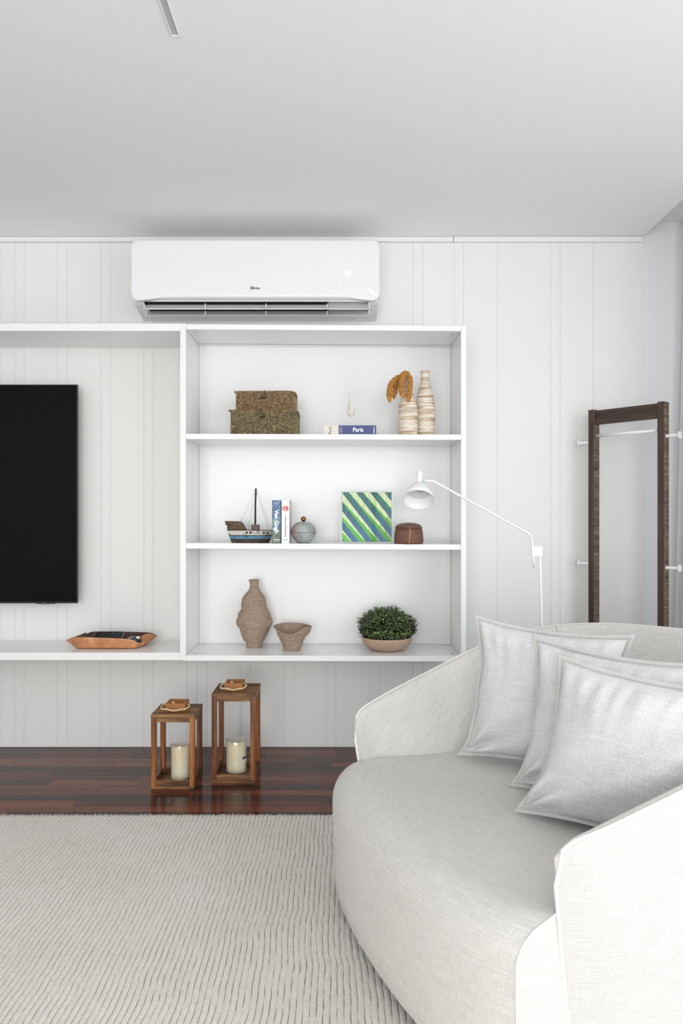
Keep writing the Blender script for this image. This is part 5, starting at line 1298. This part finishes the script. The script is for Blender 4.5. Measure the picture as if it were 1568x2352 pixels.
# ------------------------------------------------------------------ cushions
def cushion(TL, TR, BR, BL, thick, label, seed, sag=(.03, .03, .03, .03), ear=.0, roll=None):
    TL, TR, BR, BL = [Vector(p) for p in (TL, TR, BR, BL)]
    N = 72; ctr = (TL+TR+BR+BL)/4
    nr_ = (TR-TL).cross(BL-TL).normalized()
    if nr_.y > 0: nr_ = -nr_
    wd = ((TR-TL).length+(BR-BL).length)/2; hg = ((BL-TL).length+(BR-TR).length)/2
    def P(s, t):                        # s,t in 0..1, t downwards; edges bow inwards
        bs_ = 4*s*(1-s); bt_ = 1-abs(2*max(0, t)**1.12-1)**2.6 if t >= 0 else 0
        p = TL*(1-s)*(1-t)+TR*s*(1-t)+BR*s*t+BL*(1-s)*t
        right = (TR-TL).normalized(); down = (BL-TL).normalized()
        wob = .007*noise.noise(Vector((seed, t*5, 1)))
        p = p+down*(sag[0]*bs_*(1-t)**2)-down*(sag[2]*bs_*t**2)+right*((sag[3]*bt_+wob)*(1-s)**2)-right*(sag[1]*bt_*s**2)
        return p
    fl_ = .0135
    root = thing('cushion', (ctr.x, ctr.y, min(BL.z, BR.z)), label, 'cushion', 'cushions on the armchair')
    V, uvs, F_ = [], [], []
    m0 = fl_/wd; m1 = fl_/hg
    for side in (1, -1):
        st = len(V)
        for j in range(N+1):
            for i in range(N+1):
                a, b = i/N, j/N
                s = m0+(1-2*m0)*a; t = m1+(1-2*m1)*b
                x, y = 2*a-1, 2*b-1
                ex = (1-abs(x)**2.6); ey = (1-abs(y)**2.6)
                h = thick*.5*(max(0, ex)**.5)*(max(0, ey)**.5)
                # gathers running in from the seams, broad folds across the body
                eT = math.exp(-b*5.5); eL = math.exp(-a*6); eR = math.exp(-(1-a)*6); eB = math.exp(-(1-b)*6)
                wr = .020*eT*noise.noise(Vector((a*15+seed, b*2.0, seed)))*min(1, b*9)
                wr += .012*eL*noise.noise(Vector((a*2.0, b*11+seed, 3)))*min(1, a*9)+.007*eR*noise.noise(Vector((a*2.0, b*11+seed, 8)))*min(1, (1-a)*9)
                wr += .008*eB*noise.noise(Vector((a*12+seed, b*2.0, 5)))*min(1, (1-b)*9)
                wr += .020*noise.noise(Vector((a*2.2+seed, (b+a*.45)*3.8, 2)))*min(1, 6*min(a, b, 1-a, 1-b))
                # creases radiating from the two lower corners
                for (ca, cb) in ((0, 1), (1, 1)):
                    dx_, dy_ = a-ca, b-cb; rr2 = math.hypot(dx_, dy_); an = math.atan2(dy_, abs(dx_)+1e-6)
                    wr += .016*math.exp(-((rr2-.14)/.11)**2)*math.sin(an*8+seed)
                h = max(.0022, h+wr*(1 if side == 1 else .5)*min(1, h/.02))
                V.append(P(s, t)+nr_*h*side); uvs.append((s*wd, t*hg))
        for j in range(N):
            for i in range(N):
                a = st+j*(N+1)+i; f = (a, a+1, a+N+2, a+N+1)
                F_.append(f if side == -1 else f[::-1])
    # close round the edge
    M = (N+1)*(N+1)
    border = [i for i in range(N+1)]+[j*(N+1)+N for j in range(1, N+1)]+[N*(N+1)+i for i in range(N-1, -1, -1)]+[j*(N+1) for j in range(N-1, 0, -1)]
    nb_ = len(border)
    F_ += [(border[k], border[(k+1) % nb_], M+border[(k+1) % nb_], M+border[k]) for k in range(nb_)]
    mk('filling_cover', V, F_, M_pil, root, uvs=uvs, smooth=True)
    # flat stitched flange round it
    ring_st = []
    for k in range(4*40):
        e, f = divmod(k, 40); f /= 40
        st_ = {0: (f, 0), 1: (1, f), 2: (1-f, 1), 3: (0, 1-f)}[e]; ring_st.append(st_)
    V, uvs, F_ = [], [], []
    lv_ = [(-.15, -.0016), (.0, .0034), (.25, .0012), (.45, .0028), (.9, .0026), (1, .001)]
    for fi, hz in lv_:
        for (s, t) in ring_st:
            # inward-facing coordinate: fi 0 at the stitch line, 1 at the outer edge
            ss = m0*(1-fi)+(1-2*m0*(1-fi))*s; tt_ = m1*(1-fi)+(1-2*m1*(1-fi))*t
            wv_ = .0035*fi*noise.noise(Vector((ss*7+seed, tt_*7, 6)))
            V.append(P(ss, tt_)+nr_*(hz+wv_)); uvs.append((ss*wd, tt_*hg))
    for fi, hz in reversed(lv_):
        for (s, t) in ring_st:
            ss = m0*(1-fi)+(1-2*m0*(1-fi))*s; tt_ = m1*(1-fi)+(1-2*m1*(1-fi))*t
            wv_ = .0035*fi*noise.noise(Vector((ss*7+seed, tt_*7, 6)))
            V.append(P(ss, tt_)+nr_*(-hz+wv_)); uvs.append((ss*wd, tt_*hg))
    nk = len(ring_st); nlv = len(lv_)*2
    F_ = [(l*nk+k, l*nk+(k+1) % nk, (l+1)*nk+(k+1) % nk, (l+1)*nk+k) for l in range(nlv-1) for k in range(nk)]
    fo = mk('flange', V, F_, M_flange, root, uvs=uvs, smooth=True)
    for fi in (.22,):
        q = MB(); pts = []
        for (s, t) in ring_st+[ring_st[0]]:
            ss = m0*(1-fi)+(1-2*m0*(1-fi))*s; tt_ = m1*(1-fi)+(1-2*m1*(1-fi))*t
            pts.append(P(ss, tt_)+nr_*(.0018+.0035*fi*noise.noise(Vector((ss*7+seed, tt_*7, 6)))))
        q.tube(pts, .0007, 5); q.build('stitching', M_seam, fo)
    return root
def vec2(dx, dd, L):                    # horizontal offset: x to the right, depth away from camera
    v = Vector((dx, dd, 0)).normalized()*L; return v
ZS = SEAT+.012
TL, BL, TR = at(1088, 1411, 2.30), at(1047, 1735, 2.285), at(1458, 1458, 2.06)
BR = BL+vec2(.83, -.50, .47)
cushion(TL, TR, BR, BL, .18, 'rear cushion in the armchair, against the far arm', 3.1, sag=(.022, .03, .02, .042))
TL, BL = at(1221, 1458, 2.05), at(1168, 1806, 2.03)
cushion(TL, TL+vec2(.70, -.71, .50)+Vector((0, 0, -.01)), BL+vec2(.70, -.71, .46), BL, .15, 'middle cushion in the armchair, mostly hidden by the front one', 8.4, sag=(.022, .03, .02, .042))
TL, BL = at(1277, 1500, 1.87), at(1181, 1866, 1.845)
cushion(TL, TL+vec2(.72, -.69, .50)+Vector((0, 0, -.02)), BL+vec2(.75, -.66, .46), BL, .18, 'front cushion in the armchair, nearest the camera', 5.7, sag=(.022, .03, .02, .042))
